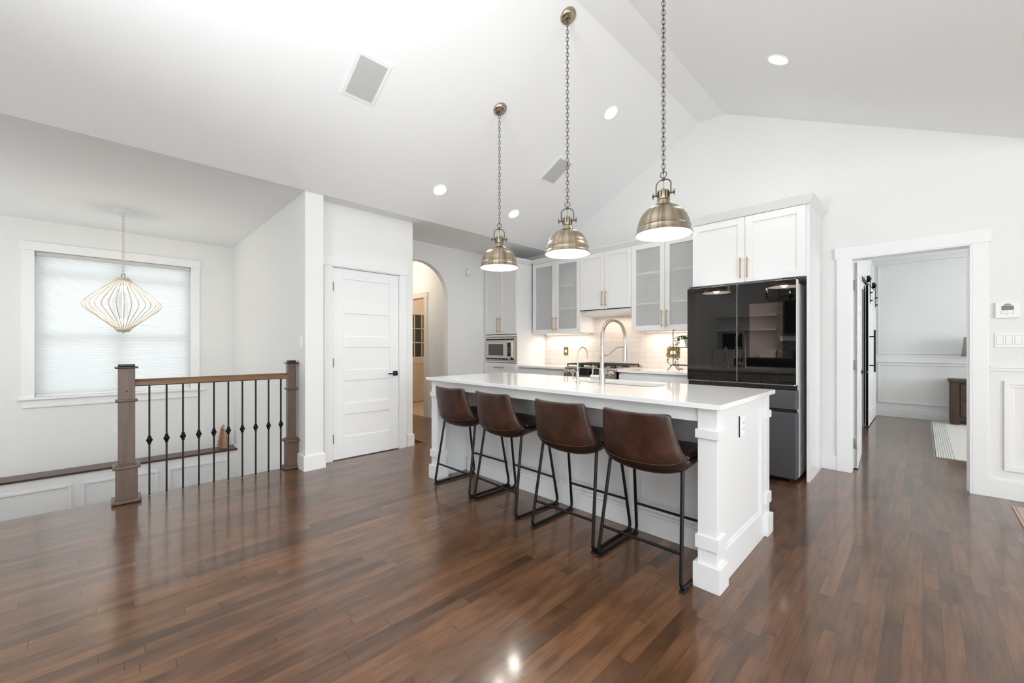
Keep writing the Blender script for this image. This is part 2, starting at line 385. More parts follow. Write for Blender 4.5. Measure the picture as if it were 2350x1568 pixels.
# rooms beyond / behind
b = MB(); bx(b, -5.9, -5.135, 3.83, 3.93, 0, 2.70); bx(b, -6.75, -5.9, 3.83, 3.93, 2.045, 2.70); bx(b, -7.9, -6.75, 3.83, 3.93, 0, 2.70); struct('wall_hall', b, M_wall)
b = MB(); bx(b, -7.9, -5.135, 2.50, 2.60, 0, 2.70); bx(b, -7.98, -7.9, 2.5, 3.93, 0, 2.70); struct('wall_hall_end', b, M_wall)
b = MB(); bx(b, -7.9, -7.8, 3.93, 5.6, 0, 2.70); bx(b, -7.9, -5.2, 5.6, 5.7, 0, 2.7); bx(b, -5.3, -5.2, 3.93, 5.6, 0, 2.7); struct('wall_mud_room', b, M_mudwall)
b = MB(); bx(b, -4.6, 4.2, -5.2, -5.1, 0, 4.1); struct('wall_rear', b, M_wall)
b = MB(); bx(b, 4.1, 4.2, -5.1, 5.02, 0, 2.75); struct('wall_right', b, M_wall)
b = MB(); bx(b, -4.6, -4.5, -5.1, -3.3, 0, 2.95); bx(b, -7.56, -4.5, -3.3, -3.2, -1.65, 2.7); struct('wall_left', b, M_wall)
b = MB(); bx(b, -.75, 3.9, 9.55, 9.65, 0, 2.7); struct('wall_bedroom_back', b, M_wall)
b = MB(); bx(b, -.72, -.62, 5.14, 7.25, 0, 2.7); bx(b, -.72, -.62, 8.05, 9.55, 0, 2.7); bx(b, -.72, -.62, 7.25, 8.05, 2.05, 2.7); struct('wall_bedroom_left', b, M_wall)
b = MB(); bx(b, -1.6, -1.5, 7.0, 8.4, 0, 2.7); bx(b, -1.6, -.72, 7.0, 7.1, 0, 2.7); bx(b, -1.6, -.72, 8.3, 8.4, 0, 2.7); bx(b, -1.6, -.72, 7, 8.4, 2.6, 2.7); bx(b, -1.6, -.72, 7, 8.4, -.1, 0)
struct('wall_bedroom_closet', b, M_dark)  # closet shell coloured near black, shade of the unlit room painted in
b = MB(); bx(b, 3.9, 4.0, 5.14, 9.6, 0, 2.7); struct('wall_bedroom_right', b, M_wall)
# backsplash
b = MB(); bx(b, -4.288, -1.7, 5.008, 5.02, .92, 1.80); struct('wall_backsplash', b, M_tile)

# baseboards
def base(name, segs, h=.145):
    b = MB()
    for x0, x1, y0, y1 in segs: b.box(x0, x1, y0, y1, 0, h, .003)
    struct(name, b, M_trim)
base('baseboard_back', [(-.705, -.585, 5.003, 5.02), (.373, 4.1, 5.003, 5.02)])
base('baseboard_pillar', [(-4.175, -4.158, 1.318, 1.522), (-4.34, -4.175, 1.505, 1.522), (-4.36, -4.175, 1.318, 1.335)])
base('baseboard_pantry', [(-4.34, -4.323, 2.53, 2.62), (-4.6, -4.34, 2.604, 2.62)])
base('baseboard_hall', [(-5.80, -5.16, 3.812, 3.83), (-5.04, -5.023, 3.64, 4.35)])
base('baseboard_bedroom', [(-.62, 3.9, 9.532, 9.55)], .15)
# bedroom wall trims
def ring(b, u0, u1, v0, v1, w, place):   # picture-frame moulding
    for (a0, a1, c0, c1) in ((u0, u1, v0, v0 + w), (u0, u1, v1 - w, v1), (u0, u0 + w, v0 + w, v1 - w), (u1 - w, u1, v0 + w, v1 - w)): place(b, a0, a1, c0, c1)
def onY(y, t=.012, bev=.003): return lambda b, a0, a1, c0, c1: b.box(a0, a1, y - t, y, c0, c1, bev)
b = MB()
b.box(-.62, 3.9, 9.528, 9.55, 1.035, 1.06, .004); b.box(-.62, 3.9, 9.535, 9.55, .955, 1.035)
b.box(-.62, 3.9, 9.526, 9.55, .93, .955, .004)
ring(b, -.55, 1.6, 1.075, 2.60, .028, onY(9.55, .016)); ring(b, -.55, 1.6, .235, .915, .028, onY(9.55, .016))
b.box(-.62, -.6, 9.3, 9.55, 0, 2.6, .003)
struct('trim_1', b, M_trim)
# chair rail and picture-frame panel right of the doorway
b = MB(); b.box(.373, 4.1, 4.998, 5.02, 1.03, 1.05, .004); b.box(.373, 4.1, 5.006, 5.02, 1.008, 1.03, .003)
ring(b, .452, 1.5, .224, .932, .03, onY(5.02, .02)); ring(b, .482, 1.47, .254, .902, .022, onY(5.02, .011))
ring(b, 1.62, 2.7, .224, .932, .03, onY(5.02, .02))
struct('trim_2', b, M_trim)
# bedroom doorway casing and jambs
b = MB(); b.box(-.585, -.475, 4.998, 5.02, 0, 2.045, .003); b.box(.286, .373, 4.998, 5.02, 0, 2.045, .003); b.box(-.60, .388, 4.994, 5.02, 2.04, 2.15, .003)
b.box(-.492, -.474, 5.0, 5.15, 0, 2.045, .002); b.box(.272, .29, 5.0, 5.15, 0, 2.045, .002); b.box(-.48, .28, 5.0, 5.15, 2.03, 2.048, .002)
b.box(.262, .274, 5.06, 5.15, 0, 2.03)
struct('trim_3', b, M_trim)
# pantry door casing
b = MB(); b.box(-4.34, -4.322, 1.565, 1.652, 0, 2.045, .003); b.box(-4.34, -4.322, 2.425, 2.515, 0, 2.045, .003); b.box(-4.34, -4.317, 1.523, 2.53, 2.045, 2.135, .003)
b.box(-4.44, -4.33, 1.646, 1.655, 0, 2.045); b.box(-4.44, -4.33, 2.421, 2.43, 0, 2.045); b.box(-4.44, -4.33, 1.65, 2.43, 2.036, 2.05)
struct('trim_4', b, M_trim)
# hall doorway casing
b = MB(); b.box(-6.0, -5.895, 3.812, 3.83, 0, 2.04, .003); b.box(-6.85, -6.75, 3.812, 3.83, 0, 2.04, .003); b.box(-6.87, -5.88, 3.808, 3.83, 2.04, 2.13, .003)
struct('trim_5', b, M_mudtrim)
# window casing, sill, apron
b = MB(); b.box(-7.38, -7.360, -.738, -.63, .60, 2.335, .003); b.box(-7.38, -7.360, .822, .926, .60, 2.335, .003); b.box(-7.38, -7.352, -.748, .936, 2.335, 2.437, .003)
b.box(-7.38, -7.332, -.755, .977, .572, .602, .006); b.box(-7.38, -7.362, -.729, .936, .480, .572, .003)
struct('trim_6', b, M_trim)
# ledge on the stair wall with wainscot frames, and its end skirting
b = MB(); b.box(-7.38, -7.085, -3.2, 1.335, -.318, -.29, .006); struct('trim_7', b, M_ledge)
b = MB()
def onX(x, t=.014): return lambda b, a0, a1, c0, c1: b.box(x, x + t, a0, a1, c0, c1, .003)
for u0, u1 in ((-1.9, -1.02), (-.94, -.32), (-.242, .457), (.555, 1.215)): ring(b, u0, u1, -1.35, -.43, .028, onX(-7.105))
b.box(-7.38, -7.10, 1.318, 1.335, -.29, -.262, .003)
struct('trim_8', b, M_trim)

# stair window
W = root_struct('window_1', (-7.5, .09, .6))
b = MB()
for y0, y1, z0, z1 in ((-.633, -.57, .598, 2.335), (.765, .825, .598, 2.335), (-.57, .765, .598, .66), (-.57, .765, 2.27, 2.335), (.07, .125, .66, 2.27), (-.57, .765, 1.30, 1.345), (-.57, .765, 2.06, 2.11)):
    b.box(-7.53, -7.48, y0, y1, z0, z1)
build('window_frame', b, M_trim, W)
b = MB(); b.box(-7.512, -7.508, -.57, .765, .66, 2.27)
mg = mat('clear_glass', (255, 255, 255), 0, 0, .5, Transmission_Weight=1.0, IOR=1.05); build('pane', b, mg, W)
b = thing('cellular_blind', 'white pleated cellular blind lowered over the stair window', 'blind', (-7.43, .096, .6))
BL = b
b = MB(); rows = []; n = 166; z0, z1 = .62, 2.285
for k in range(n + 1):
    z = z0 + (z1 - z0) * k / n; x = -7.425 + (.0016 if k % 2 else -.0016); rows.append([(x, -.622, z), (x, .814, z)])
b.grid(rows); build('pleated_fabric', b, M_blind, BL, norm=False)
b = MB(); b.box(-7.45, -7.40, -.625, .818, 2.285, 2.332, .004); build('headrail', b, mat('blind_headrail', (205, 205, 200), .5), BL)
b = MB(); b.box(-7.445, -7.405, -.622, .814, .602, .622, .004); build('bottom_rail', b, M_plate, BL)

# ------------------------------------------------------------------ doors
D = root_struct('door_1', (-4.36, 1.66, 0))
P = [(1.925, 1.655), (1.557, 1.311), (1.195, .949), (.837, .591), (.474, .233)]
b = MB(); b.box(-4.385, -4.352, 1.660, 2.418, .008, 2.032)
b.box(-4.353, -4.343, 1.660, 1.772, .008, 2.032, .002); b.box(-4.353, -4.343, 2.302, 2.418, .008, 2.032, .002)
zs = [2.032] + [z for p in P for z in p] + [.008]
for i in range(0, len(zs), 2): b.box(-4.353, -4.343, 1.772, 2.302, zs[i + 1], zs[i], .002)
build('door_panel', b, M_trim, D)
for z in (.23, 1.03, 1.83):
    b = MB(); b.cyl((-4.335, 1.655, z - .05), (-4.335, 1.655, z + .05), .006, 8); b.box(-4.345, -4.338, 1.652, 1.67, z - .045, z + .045); build('hinge', b, M_hinge, D)
b = MB(); b.box(-4.343, -4.335, 2.345, 2.402, .862, .918, .002); b.cyl((-4.335, 2.372, .89), (-4.29, 2.372, .89), .009); b.box(-4.30, -4.288, 2.265, 2.382, .882, .898, .003)
build('door_handle', b, M_blackm, D)
# bedroom door, open
D = root_struct('door_2', (-.48, 5.165, 0)); 
def shaker_leaf(b, L, H, t, pan, st=.11):
    b.box(0, t * .55, 0, L, .01, H) if False else None
    b.box(-.014, .014, 0, L, .01, H)
    b.box(-.02, .02, 0, st, .01, H, .002); b.box(-.02, .02, L - st, L, .01, H, .002)
    zz = [H] + [z for p in pan for z in p] + [.01]
    for i in range(0, len(zz), 2): b.box(-.02, .02, st, L - st, zz[i + 1], zz[i], .002)
b = MB(); shaker_leaf(b, .75, 2.025, .04, P)
MD = Matrix.Translation((-.463, 5.19, 0)) @ Matrix.Rotation(math.radians(2.4), 4, 'Z')
b.xf(MD); build('door_panel', b, M_trim, D)
for z in (.25, 1.02, 1.80):
    b = MB(); b.box(-.481, -.452, 5.184, 5.19, z - .05, z + .05, .001); b.cyl((-.485, 5.182, z - .05), (-.485, 5.182, z + .05), .007, 8); build('hinge', b, M_hinge, D)
b = MB(); b.box(.02, .028, .655, .705, .90, .95, .002); b.cyl((.028, .68, .925), (.07, .68, .925), .009); b.box(.06, .072, .57, .69, .917, .933, .003); b.box(-.028, -.02, .655, .705, .90, .95, .002); b.xf(MD); build('door_handle', b, M_blackm, D)
# exterior lite door in mud room
D = root_struct('door_3', (-7.76, 4.75, 0)); g0, g1 = 4.515, 5.07
b = MB(); b.box(-7.80, -7.755, 4.40, g0, .01, 2.03); b.box(-7.80, -7.755, g1, 5.19, .01, 2.03); b.box(-7.80, -7.755, g0, g1, 1.90, 2.03); b.box(-7.80, -7.755, g0, g1, .01, .98)
for y in (g0 + .185, g0 + .37): b.box(-7.79, -7.752, y - .01, y + .01, .98, 1.90)
for z in (1.29, 1.595): b.box(-7.79, -7.752, g0, g1, z - .01, z + .01)
for u in ((4.5, 4.77), (4.82, 5.09)): ring(b, u[0], u[1], .2, .85, .02, onX(-7.755, .01))
build('door_panel', b, M_mudtrim, D)
b = MB(); b.box(-7.782, -7.772, g0, g1, .98, 1.90); build('pane', b, M_doorglass, D)

# barn door on its rail in the bedroom
BD = thing('barn_door', 'white sliding barn door with black strap rollers in the bedroom', 'door', (-.58, 8.7, 0))
b = MB(); LB = 1.36; x = -.582
b.box(x - .012, x + .012, 8.02, 8.02 + LB, .015, 2.12)
b.box(x - .02, x + .02, 8.02, 8.14, .015, 2.12, .002); b.box(x - .02, x + .02, 8.02 + LB - .12, 8.02 + LB, .015, 2.12, .002)
for z0, z1 in ((.015, .22), (.60, .70), (1.08, 1.18), (1.55, 1.65), (2.0, 2.12)): b.box(x - .02, x + .02, 8.14, 8.02 + LB - .12, z0, z1, .002)
build('door_panel', b, M_trim, BD)
b = MB(); b.box(-.60, -.592, 7.35, 9.5, 2.15, 2.19)
for y in (7.5, 8.3, 9.3): b.cyl((-.62, y, 2.17), (-.59, y, 2.17), .012)
build('rail', b, M_black, BD)
for y in (8.2, 9.15):
    b = MB(); b.box(-.560, -.553, y - .02, y + .02, 1.86, 2.235, .002); b.cyl((-.597, y, 2.232), (-.560, y, 2.232), .05, 20); b.cyl((-.56, y, 2.232), (-.545, y, 2.232), .018)
    for z in (1.9, 2.02): b.cyl((-.556, y, z), (-.530, y, z), .012)
    build('strap_roller', b, M_black, BD)
b = MB(); b.tube([(-.50, 8.10, .82), (-.50, 8.10, 1.45)], .012)
for z in (.92, 1.35): b.cyl((-.562, 8.10, z), (-.50, 8.10, z), .008)
build('pull_handle', b, M_black, BD)

# ------------------------------------------------------------------ stair railing
R = thing('stair_railing', 'dark stained wood railing with black iron balusters beside the stairwell', 'railing', (-4.36, .7, 0))
def newel(b, cx, cy, w, z0):
    h = w / 2
    b.box(cx - h, cx + h, cy - h, cy + h, z0, .30, .002)
    for z, o in ((z0, .022), (.265, .016)): b.box(cx - h - o, cx + h + o, cy - h - o, cy + h + o, z, z + .026, .006)
    h2 = h - .014
    b.box(cx - h2, cx + h2, cy - h2, cy + h2, .29, 1.04, .002)
    b.box(cx - h2 - .015, cx + h2 + .015, cy - h2 - .015, cy + h2 + .015, .775, .795, .008)
for i, (cx, cy, w) in enumerate(((-4.345, .092, .125), (-4.40, 1.277, .10))):
    b = MB(); newel(b, cx, cy, w, 0.004); o = build('newel_post', b, M_newel, R); h2 = w / 2 - .014
    b = MB(); b.box(cx - h2 - .018, cx + h2 + .018, cy - h2 - .018, cy + h2 + .018, 1.032, 1.046, .006); b.box(cx - h2, cx + h2, cy - h2, cy + h2, 1.046, 1.066, .008); build('cap', b, M_cap, o)
    b = MB(); b.ball((cx + h2, cy, .86), .007, 1, 10); build('bolt_cover', b, M_rail, o)
b = MB(); b.prism([(-4.422, .895), (-4.415, .925), (-4.400, .943), (-4.370, .943), (-4.352, .925), (-4.345, .895), (-4.352, .888), (-4.415, .888)], .14, 1.24); build('handrail', b, M_rail, R)
for i in range(10):
    y = .227 + i * .106; xx = -4.385
    b = MB(); b.box(xx - .006, xx + .006, y - .006, y + .006, .004, .890); o = build('baluster', b, M_iron, R)
    b = MB(); b.lathe([(.007, -.034), (.013, -.030), (.010, -.022), (.015, -.014), (.022, 0), (.015, .014), (.010, .022), (.013, .030), (.007, .034)], 4, None, True, (xx, y, .447)); build('knuckle', b, M_iron, o, smooth=False)

# wooden tree ornament on the ledge
T = thing('wooden_tree_ornament', 'small carved wooden Christmas tree with a star on the stair ledge', 'ornament', (-7.24, 1.2, -.29))
poly = [(1.150, -.29), (1.150, -.245)]
for k in range(5):
    z = -.245 + k * .052; w0 = .062 - k * .0095; poly += [(1.175 - w0, z), (1.175 - w0 * .55, z + .052)]
poly += [(1.176, .018), (1.185, .018), (1.192, -.245), (1.182, -.245), (1.182, -.29)]
b = MB(); b.prism(poly, -7.262, -7.225, 'x')
for k in range(5):
    z = -.245 + k * .052; w0 = .050 - k * .0085; b.prism([(1.178 - w0, z + .004), (1.182, z - .008), (1.182, z + .05), (1.178 - w0 * .5, z + .05)], -7.228, -7.216 , 'x')
build('tree_tiers', b, M_treewood, T)
b = MB(); b.prism([(1.172, -.29), (1.240, -.29), (1.238, -.20), (1.222, -.08), (1.202, .0), (1.188, .0), (1.182, -.10)], -7.222, -7.19, 'x')
for k in range(6): b.box(-7.191, -7.187, 1.180, 1.232 - k * .003, -.255 + k * .04, -.252 + k * .04)
for k in range(4): b.box(-7.191, -7.187, 1.188 + k * .012, 1.190 + k * .012, -.285, -.08)
build('woven_body', b, M_weave, T)
b = MB(); st = []
for k in range(10):
    r = .026 if k % 2 == 0 else .010; a = PI / 2 + k * PI / 5; st.append((1.185 + r * math.cos(a), .035 + r * math.sin(a)))
b.prism(st, -7.22, -7.212, 'x'); build('star', b, M_treewood, T)
T.location = (-7.24, 1.2, -.29)

# ------------------------------------------------------------------ plates, switches
def plate_x(name, label, cat, x, y, z, w=.07, h=.115, sx=1, gang=1, mt=M_plate, kind='switch'):   # facing +x
    t = thing(name, label, cat, (x, y, z))
    b = MB(); b.box(x, x + .006 * sx, y - w / 2, y + w / 2, z - h / 2, z + h / 2, .002); build('wall_plate', b, mt, t)
    for g in range(gang):
        yy = y + (g - (gang - 1) / 2) * .046
        b = MB(); b.box(x + .006 * sx, x + .010 * sx, yy - .016, yy + .016, z - .033, z + .033, .001)
        build('rocker' if kind == 'switch' else 'receptacle', b, M_plate, t)
    return t
def plate_y(name, label, cat, x, y, z, w=.07, h=.115, gang=1, mt=M_plate, kind='switch', step=.046):  # facing -y
    t = thing(name, label, cat, (x, y, z))
    b = MB(); b.box(x - w / 2, x + w / 2, y - .007, y, z - h / 2, z + h / 2, .002); build('wall_plate', b, mt, t)
    b = MB()
    for g in range(gang):
        xx = x + (g - (gang - 1) / 2) * step; b.box(xx - .0178, xx + .0178, y - .0074, y - .006, z - .0348, z + .0348)
    build('rocker_shadow', b, M_gap, t)  # grey plate behind each rocker paints in the shadow around it
    for g in range(gang):
        xx = x + (g - (gang - 1) / 2) * step
        b = MB(); b.hexa([(xx - .016, y - .010, z - .033), (xx + .016, y - .010, z - .033), (xx + .016, y - .006, z - .033), (xx - .016, y - .006, z - .033), (xx - .016, y - .0075, z + .033), (xx + .016, y - .0075, z + .033), (xx + .016, y - .006, z + .033), (xx - .016, y - .006, z + .033)])
        build('rocker' if kind == 'switch' else 'receptacle', b, M_plate, t)
    return t
plate_y('light_switch', 'white double rocker switch on the stairwell side wall beside the white pillar', 'switch', -4.40 + .10, 1.335, 1.25, .085, .115, 2, step=.03)
plate_x('wall_outlet', 'white outlet low on the wall under the stair window, left of the near newel', 'outlet', -7.38, .06, .12, kind='outlet')
plate_y('hall_light_switch', 'white switch on the hallway wall seen through the arch', 'switch', -5.636, 3.83, 1.24)
t = plate_y('quad_rocker_switch', 'wide white four-gang rocker switch plate below the thermostat', 'switch', .50, 5.02, 1.253, .19, .115, 4)
t = thing('thermostat', 'white wall controller with grey LCD screen above the switch plate', 'thermostat', (.468, 5.02, 1.487))
b = MB(); b.box(.407, .529, 4.998, 5.02, 1.427, 1.548, .003); build('housing', b, M_plate, t)
b = MB(); b.box(.438, .500, 4.9965, 4.999, 1.486, 1.520); build('screen', b, M_lcd, t)
b = MB(); b.prism([(.468 + .021 * math.cos(PI * k / 12), 1.523 + .016 * math.sin(PI * k / 12)) for k in range(13)], 4.9965, 4.999); build('dial', b, M_hgrey, t)
b = MB()
for dx, dz in ((0, 0), (-.011, 0), (.011, 0), (0, .012), (0, -.012)): b.box(.466 + dx - .003, .466 + dx + .003, 4.997, 4.999, 1.462 + dz - .002, 1.462 + dz + .002)
for sx in (.438, .495):
    for k in range(3): b.box(sx - .006, sx + .006, 4.997, 4.999, 1.458 + k * .009, 1.460 + k * .009)
build('buttons', b, M_hgrey, t)
def brassplate(name, label, x, z, w, gang):
    t = thing(name, label, 'outlet', (x, 5.008, z)); b = MB(); b.box(x - w / 2, x + w / 2, 5.000, 5.008, z - .062, z + .062, .002); build('wall_plate', b, mat('antique_brass_plate', (150, 124, 72), .4, .8), t)
    b = MB(); b.box(x - .018 * gang, x + .018 * gang, 4.997, 5.001, z - .02, z + .02, .001); build('receptacle', b, M_plate, t)
brassplate('brass_outlet', 'brass outlet plate on the tile left of the range', -3.87, 1.132, .08, 1)
brassplate('brass_double_switch', 'wide brass plate on the tile behind the trailing plant', -2.19, 1.128, .16, 2)
t = thing('smoke_detector', 'small round white detector high on the wall beside the arch', 'detector', (-5.04, 3.995, 2.365))
b = MB(); Mx = Matrix.Translation((-5.04, 3.995, 2.365)) @ Matrix.Rotation(PI / 2, 4, 'Y')
b.lathe([(.075, 0), (.075, .012), (.062, .022), (.058, .022), (.05, .016), (.0, .016)], 32, Mx); build('housing', b, M_plate, t)
b = MB(); b.lathe([(.053, .0165), (.053, .0185), (.044, .0185)], 32, Mx); build('shadow_ring', b, M_hgrey, t)
b = MB(); b.lathe([(.045, .016), (.045, .03), (.038, .034), (0, .034)], 32, Mx); build('center_cap', b, M_plate, t)
t = thing('floor_register', 'brown floor vent set in the floor by the pantry corner', 'vent', (-4.53, 2.745, 0))
b = MB(); x0, x1, y0, y1 = -4.70, -4.36, 2.66, 2.82
for a in ((x0, x1, y0, y0 + .018), (x0, x1, y1 - .018, y1), (x0, x0 + .018, y0, y1), (x1 - .018, x1, y0, y1)): b.box(*a, 0, .006, .002)
build('frame', b, mat('tan_vent_frame', (168, 124, 84), .4), t)
b = MB(); b.box(x0 + .018, x1 - .018, y0 + .018, y1 - .018, 0, .001)
for k in range(14): b.box(x0 + .03 + k * .021, x0 + .036 + k * .021, y0 + .018, y1 - .018, 0, .004)
build('grille', b, mat('dark_vent_grille', (60, 44, 34), .5), t)

# ------------------------------------------------------------------ ceiling fittings
def slopeM(x, y, side='L'):
    if side == 'L': n = Vector((.4613, 0, -.8872)); z = zl(x)
    else: n = Vector((-.443, 0, -.8965)); z = 3.083 - .494 * x
    ex = Vector((-n.z, 0, n.x)) if True else None     # up-slope direction
    ex = Vector((n.z, 0, -n.x)) * -1
    ey = n.cross(ex)
    M = Matrix((( ex.x, ey.x, n.x, x), (ex.y, ey.y, n.y, y), (ex.z, ey.z, n.z, z), (0, 0, 0, 1)))
    return M
def recessed(x, y, side, label, P=3):
    M = slopeM(x, y, side); t = thing('recessed_light', label, 'light', M.translation, 'recessed ceiling lights')
    b = MB(); b.lathe([(.083, 0), (.083, .004), (.076, .007), (.069, .004), (.069, 0)], 32, M); build('trim_ring', b, M_plate, t)
    b = MB(); b.lathe([(.069, .002), (0, .0022)], 32, M); build('lens', b, M_recess, t)
    n = Vector((M[0][2], M[1][2], M[2][2])); p = M.translation + n * .02
    area('recessed_lamp', p, p + n, .13, .13, P, (1, .95, .88), 120, 'DISK')
recessed(-3.73, 2.578, 'L', 'round recessed light on the left ceiling slope nearest the pantry wall')
recessed(-3.73, 3.724, 'L', 'round recessed light low on the slope above the leftmost pendant shade')
recessed(-2.308, 3.749, 'L', 'round recessed light high on the slope between two pendant chains')
recessed(-.806, 3.775, 'R', 'round recessed light on the right ceiling slope beyond the ridge')
def speaker(y, label):
    M = slopeM(-3.045, y); t = thing('ceiling_speaker', label, 'speaker', M.translation, 'ceiling speakers')
    b = MB(); b.hexa([M @ Vector(v) for v in ((-.185, -.137, 0), (.185, -.137, 0), (.185, .137, 0), (-.185, .137, 0), (-.182, -.134, .006), (.182, -.134, .006), (.182, .134, .006), (-.182, .134, .006))]); build('frame', b, M_plate, t)
    b = MB(); b.hexa([M @ Vector(v) for v in ((-.160, -.108, .004), (.160, -.108, .004), (.160, .108, .004), (-.160, .108, .004), (-.158, -.106, .0085), (.158, -.106, .0085), (.158, .106, .0085), (-.158, .106, .0085))]); build('grille', b, noisy(mat('grey_speaker_grille', (196, 196, 195), .8), 200, .05), t)
speaker(1.418, 'large grey-grilled rectangular speaker on the ceiling slope above the pantry')
speaker(3.757, 'grey-grilled ceiling speaker partly behind the middle pendant chain')

# ------------------------------------------------------------------ pendants
def chain(b, x, y, z0, z1, L=.038, w=.011, r=.0021, seg=6):
    n = max(1, int((z1 - z0) / (L * .78))); st = (z1 - z0) / n
    for k in range(n):
        zc = z0 + (k + .5) * st; a = PI / 4 if k % 2 else -PI / 4; h = L / 2 - w; pts = []
        for j in range(12):
            t = 2 * PI * j / 12; u = w * math.cos(t); v = w * math.sin(t) + (h if math.sin(t) > 1e-6 else -h if math.sin(t) < -1e-6 else 0)
            pts.append((x + u * math.cos(a), y + u * math.sin(a), zc + v))
        b.tube(pts, r, seg, closed=True)
def pendant(px, label, side, yaw):
    py = 2.58; zr = 1.937; M = slopeM(px, py + .01, side); zc = M.translation.z
    t = thing('pendant_lamp', label, 'lamp', (px, py, zc), 'brass dome pendants over the island')
    def C(z): return (px, py, zr + z)
    b = MB(); b.lathe([(.176, -.003), (.179, 0), (.177, .004), (.170, .012), (.1665, .040), (.1685, .0425), (.1665, .045), (.1645, .047), (.1575, .082), (.144, .115), (.122, .146), (.095, .170), (.065, .186), (.046, .191)], 64, None, False, C(0))
    sh = build('dome_shade', b, M_pend, t)
    b = MB(); b.lathe([(.175, -.003), (.168, .006), (.164, .045), (.152, .083), (.135, .113), (.112, .142), (.085, .165), (.05, .18), (0, .182)], 64, None, False, C(0)); build('inner_lining', b, M_inner, t)
    b = MB(); b.lathe([(.048, .188), (.045, .200), (.039, .212), (.037, .222), (.041, .225), (.037, .229), (.038, .278), (.033, .286), (.012, .290), (.007, .302), (0, .304)], 40, None, False, C(0)); nk = build('neck', b, M_pend, t)
    b = MB()
    for k in range(10):
        a = yaw + 2 * PI * (k + .5) / 10; cx = px + .0375 * math.cos(a); cy = py + .0375 * math.sin(a)
        Mr = Matrix.Translation((cx, cy, zr + .257)) @ Matrix.Rotation(a, 4, 'Z'); b.box(-.002, .002, -.003, .003, -.02, .02, 0, Mr)
    build('vent_slots', b, M_dark, nk)
    c_, s_ = math.cos(yaw), math.sin(yaw); pts = []
    for u, z in ((-.048, .255), (-.048, .32), ): pts.append((px + u * c_, py + u * s_, zr + z))
    for k in range(9):
        a = PI - PI * k / 8; pts.append((px + .048 * math.cos(a) * c_, py + .048 * math.cos(a) * s_, zr + .325 + .035 * math.sin(a)))
    pts.append((px + .048 * c_, py + .048 * s_, zr + .255))
    b = MB(); b.tube(pts, .0042, 8); b.cyl(C(.352), C(.372), .009); build('yoke', b, M_pdark, t)
    for sg in (-1, 1):
        b = MB(); A = Vector((px + sg * .036 * c_, py + sg * .036 * s_, zr + .262)); B = Vector((px + sg * .068 * c_, py + sg * .068 * s_, zr + .262)); b.cyl(A, B, .005, 10)
        b.cyl(B - Vector((0, 0, .018)), B + Vector((0, 0, .018)), .0035, 8); b.ball(B, .008, 1, 10); build('thumb_screw', b, M_pdark, t)
    b = MB(); pts = [(px + .02 * math.cos(2 * PI * k / 16) * c_, py + .02 * math.cos(2 * PI * k / 16) * s_, zr + .391 + .021 * math.sin(2 * PI * k / 16)) for k in range(16)]; b.tube(pts, .003, 8, True)
    build('hanging_ring', b, M_pdark, t)
    b = MB(); chain(b, px, py, zr + .40, zc - .03); build('chain', b, M_pdark, t)
    b = MB(); b.tube([(px + .004 * math.sin(k * 1.9), py + .004 * math.cos(k * 1.9), zr + .30 + (zc - .03 - zr - .30) * k / 40) for k in range(41)], .0016, 5); build('cord', b, M_pdark, t)
    b = MB(); b.lathe([(.066, 0), (.066, .004), (.060, .014), (.053, .020), (.049, .020), (.042, .026), (.010, .030), (.008, .042), (0, .043)], 36, M); build('canopy', b, M_pend, t)
    b = MB(); b.ball(C(.085), .03, 1.1); b.cyl(C(.11), C(.18), .016); build('bulb', b, M_bulb, t)
    point("pendant_lamp_light", C(.03), 3.8, (1, .94, .86), .04)
pendant(-2.775, 'antique brass dome pendant on a chain, leftmost of three over the island', 'L', .9)
pendant(-1.982, 'antique brass dome pendant on a chain, middle of three over the island', 'L', .55)
pendant(-1.195, 'antique brass dome pendant on a chain, nearest and rightmost over the island', 'R', .1)

# lantern over the stairs
cx, cy = -6.22, .106
t = thing('stair_lantern', 'cream wire diamond lantern hanging in front of the stair window', 'lamp', (cx, cy, 2.70))
b = MB(); b.lathe([(.085, 2.70), (.085, 2.692), (.06, 2.682), (.02, 2.676), (0, 2.675)], 32, None, False, (cx, cy, 0)); build('canopy', b, M_plate, t)
b = MB(); chain(b, cx, cy, 1.995, 2.68, .05, .011, .0024); build('chain', b, M_creamcap, t)
b = MB(); b.tube([(cx + .02 * math.cos(2 * PI * k / 16) * .7, cy + .02 * math.cos(2 * PI * k / 16) * .7, 1.985 + .022 * math.sin(2 * PI * k / 16)) for k in range(16)], .003, 8, True); build('hanging_ring', b, M_pdark, t)
b = MB(); b.lathe([(0, 1.962), (.045, 1.962), (.052, 1.955), (.062, 1.938), (.070, 1.934), (.070, 1.925), (0, 1.924)], 8, None, False, (cx, cy, 0)); build('top_cap', b, M_creamcap, t)
b = MB(); b.lathe([(0, 1.395), (.070, 1.394), (.070, 1.386), (.060, 1.380), (.048, 1.362), (0, 1.360)], 8, None, False, (cx, cy, 0)); b.cyl((cx, cy, 1.362), (cx, cy, 1.350), .012); build('bottom_cap', b, M_creamcap, t)
for k in range(34):
    a = 2 * PI * k / 34; b = MB()
    pr_ = [(.060, 1.925), (.13, 1.870), (.22, 1.785), (.285, 1.715), (.312, 1.683), (.322, 1.655), (.312, 1.628), (.285, 1.602), (.22, 1.545), (.13, 1.462), (.060, 1.395)]
    b.tube([(cx + r * math.cos(a), cy + r * math.sin(a), z) for r, z in pr_], .0048, 6); build('wire_rib', b, M_creamrod, t)
b = MB(); b.tube([(cx, cy, 1.925), (cx, cy, 1.395)], .006, 8); build('stem', b, M_creamcap, t)
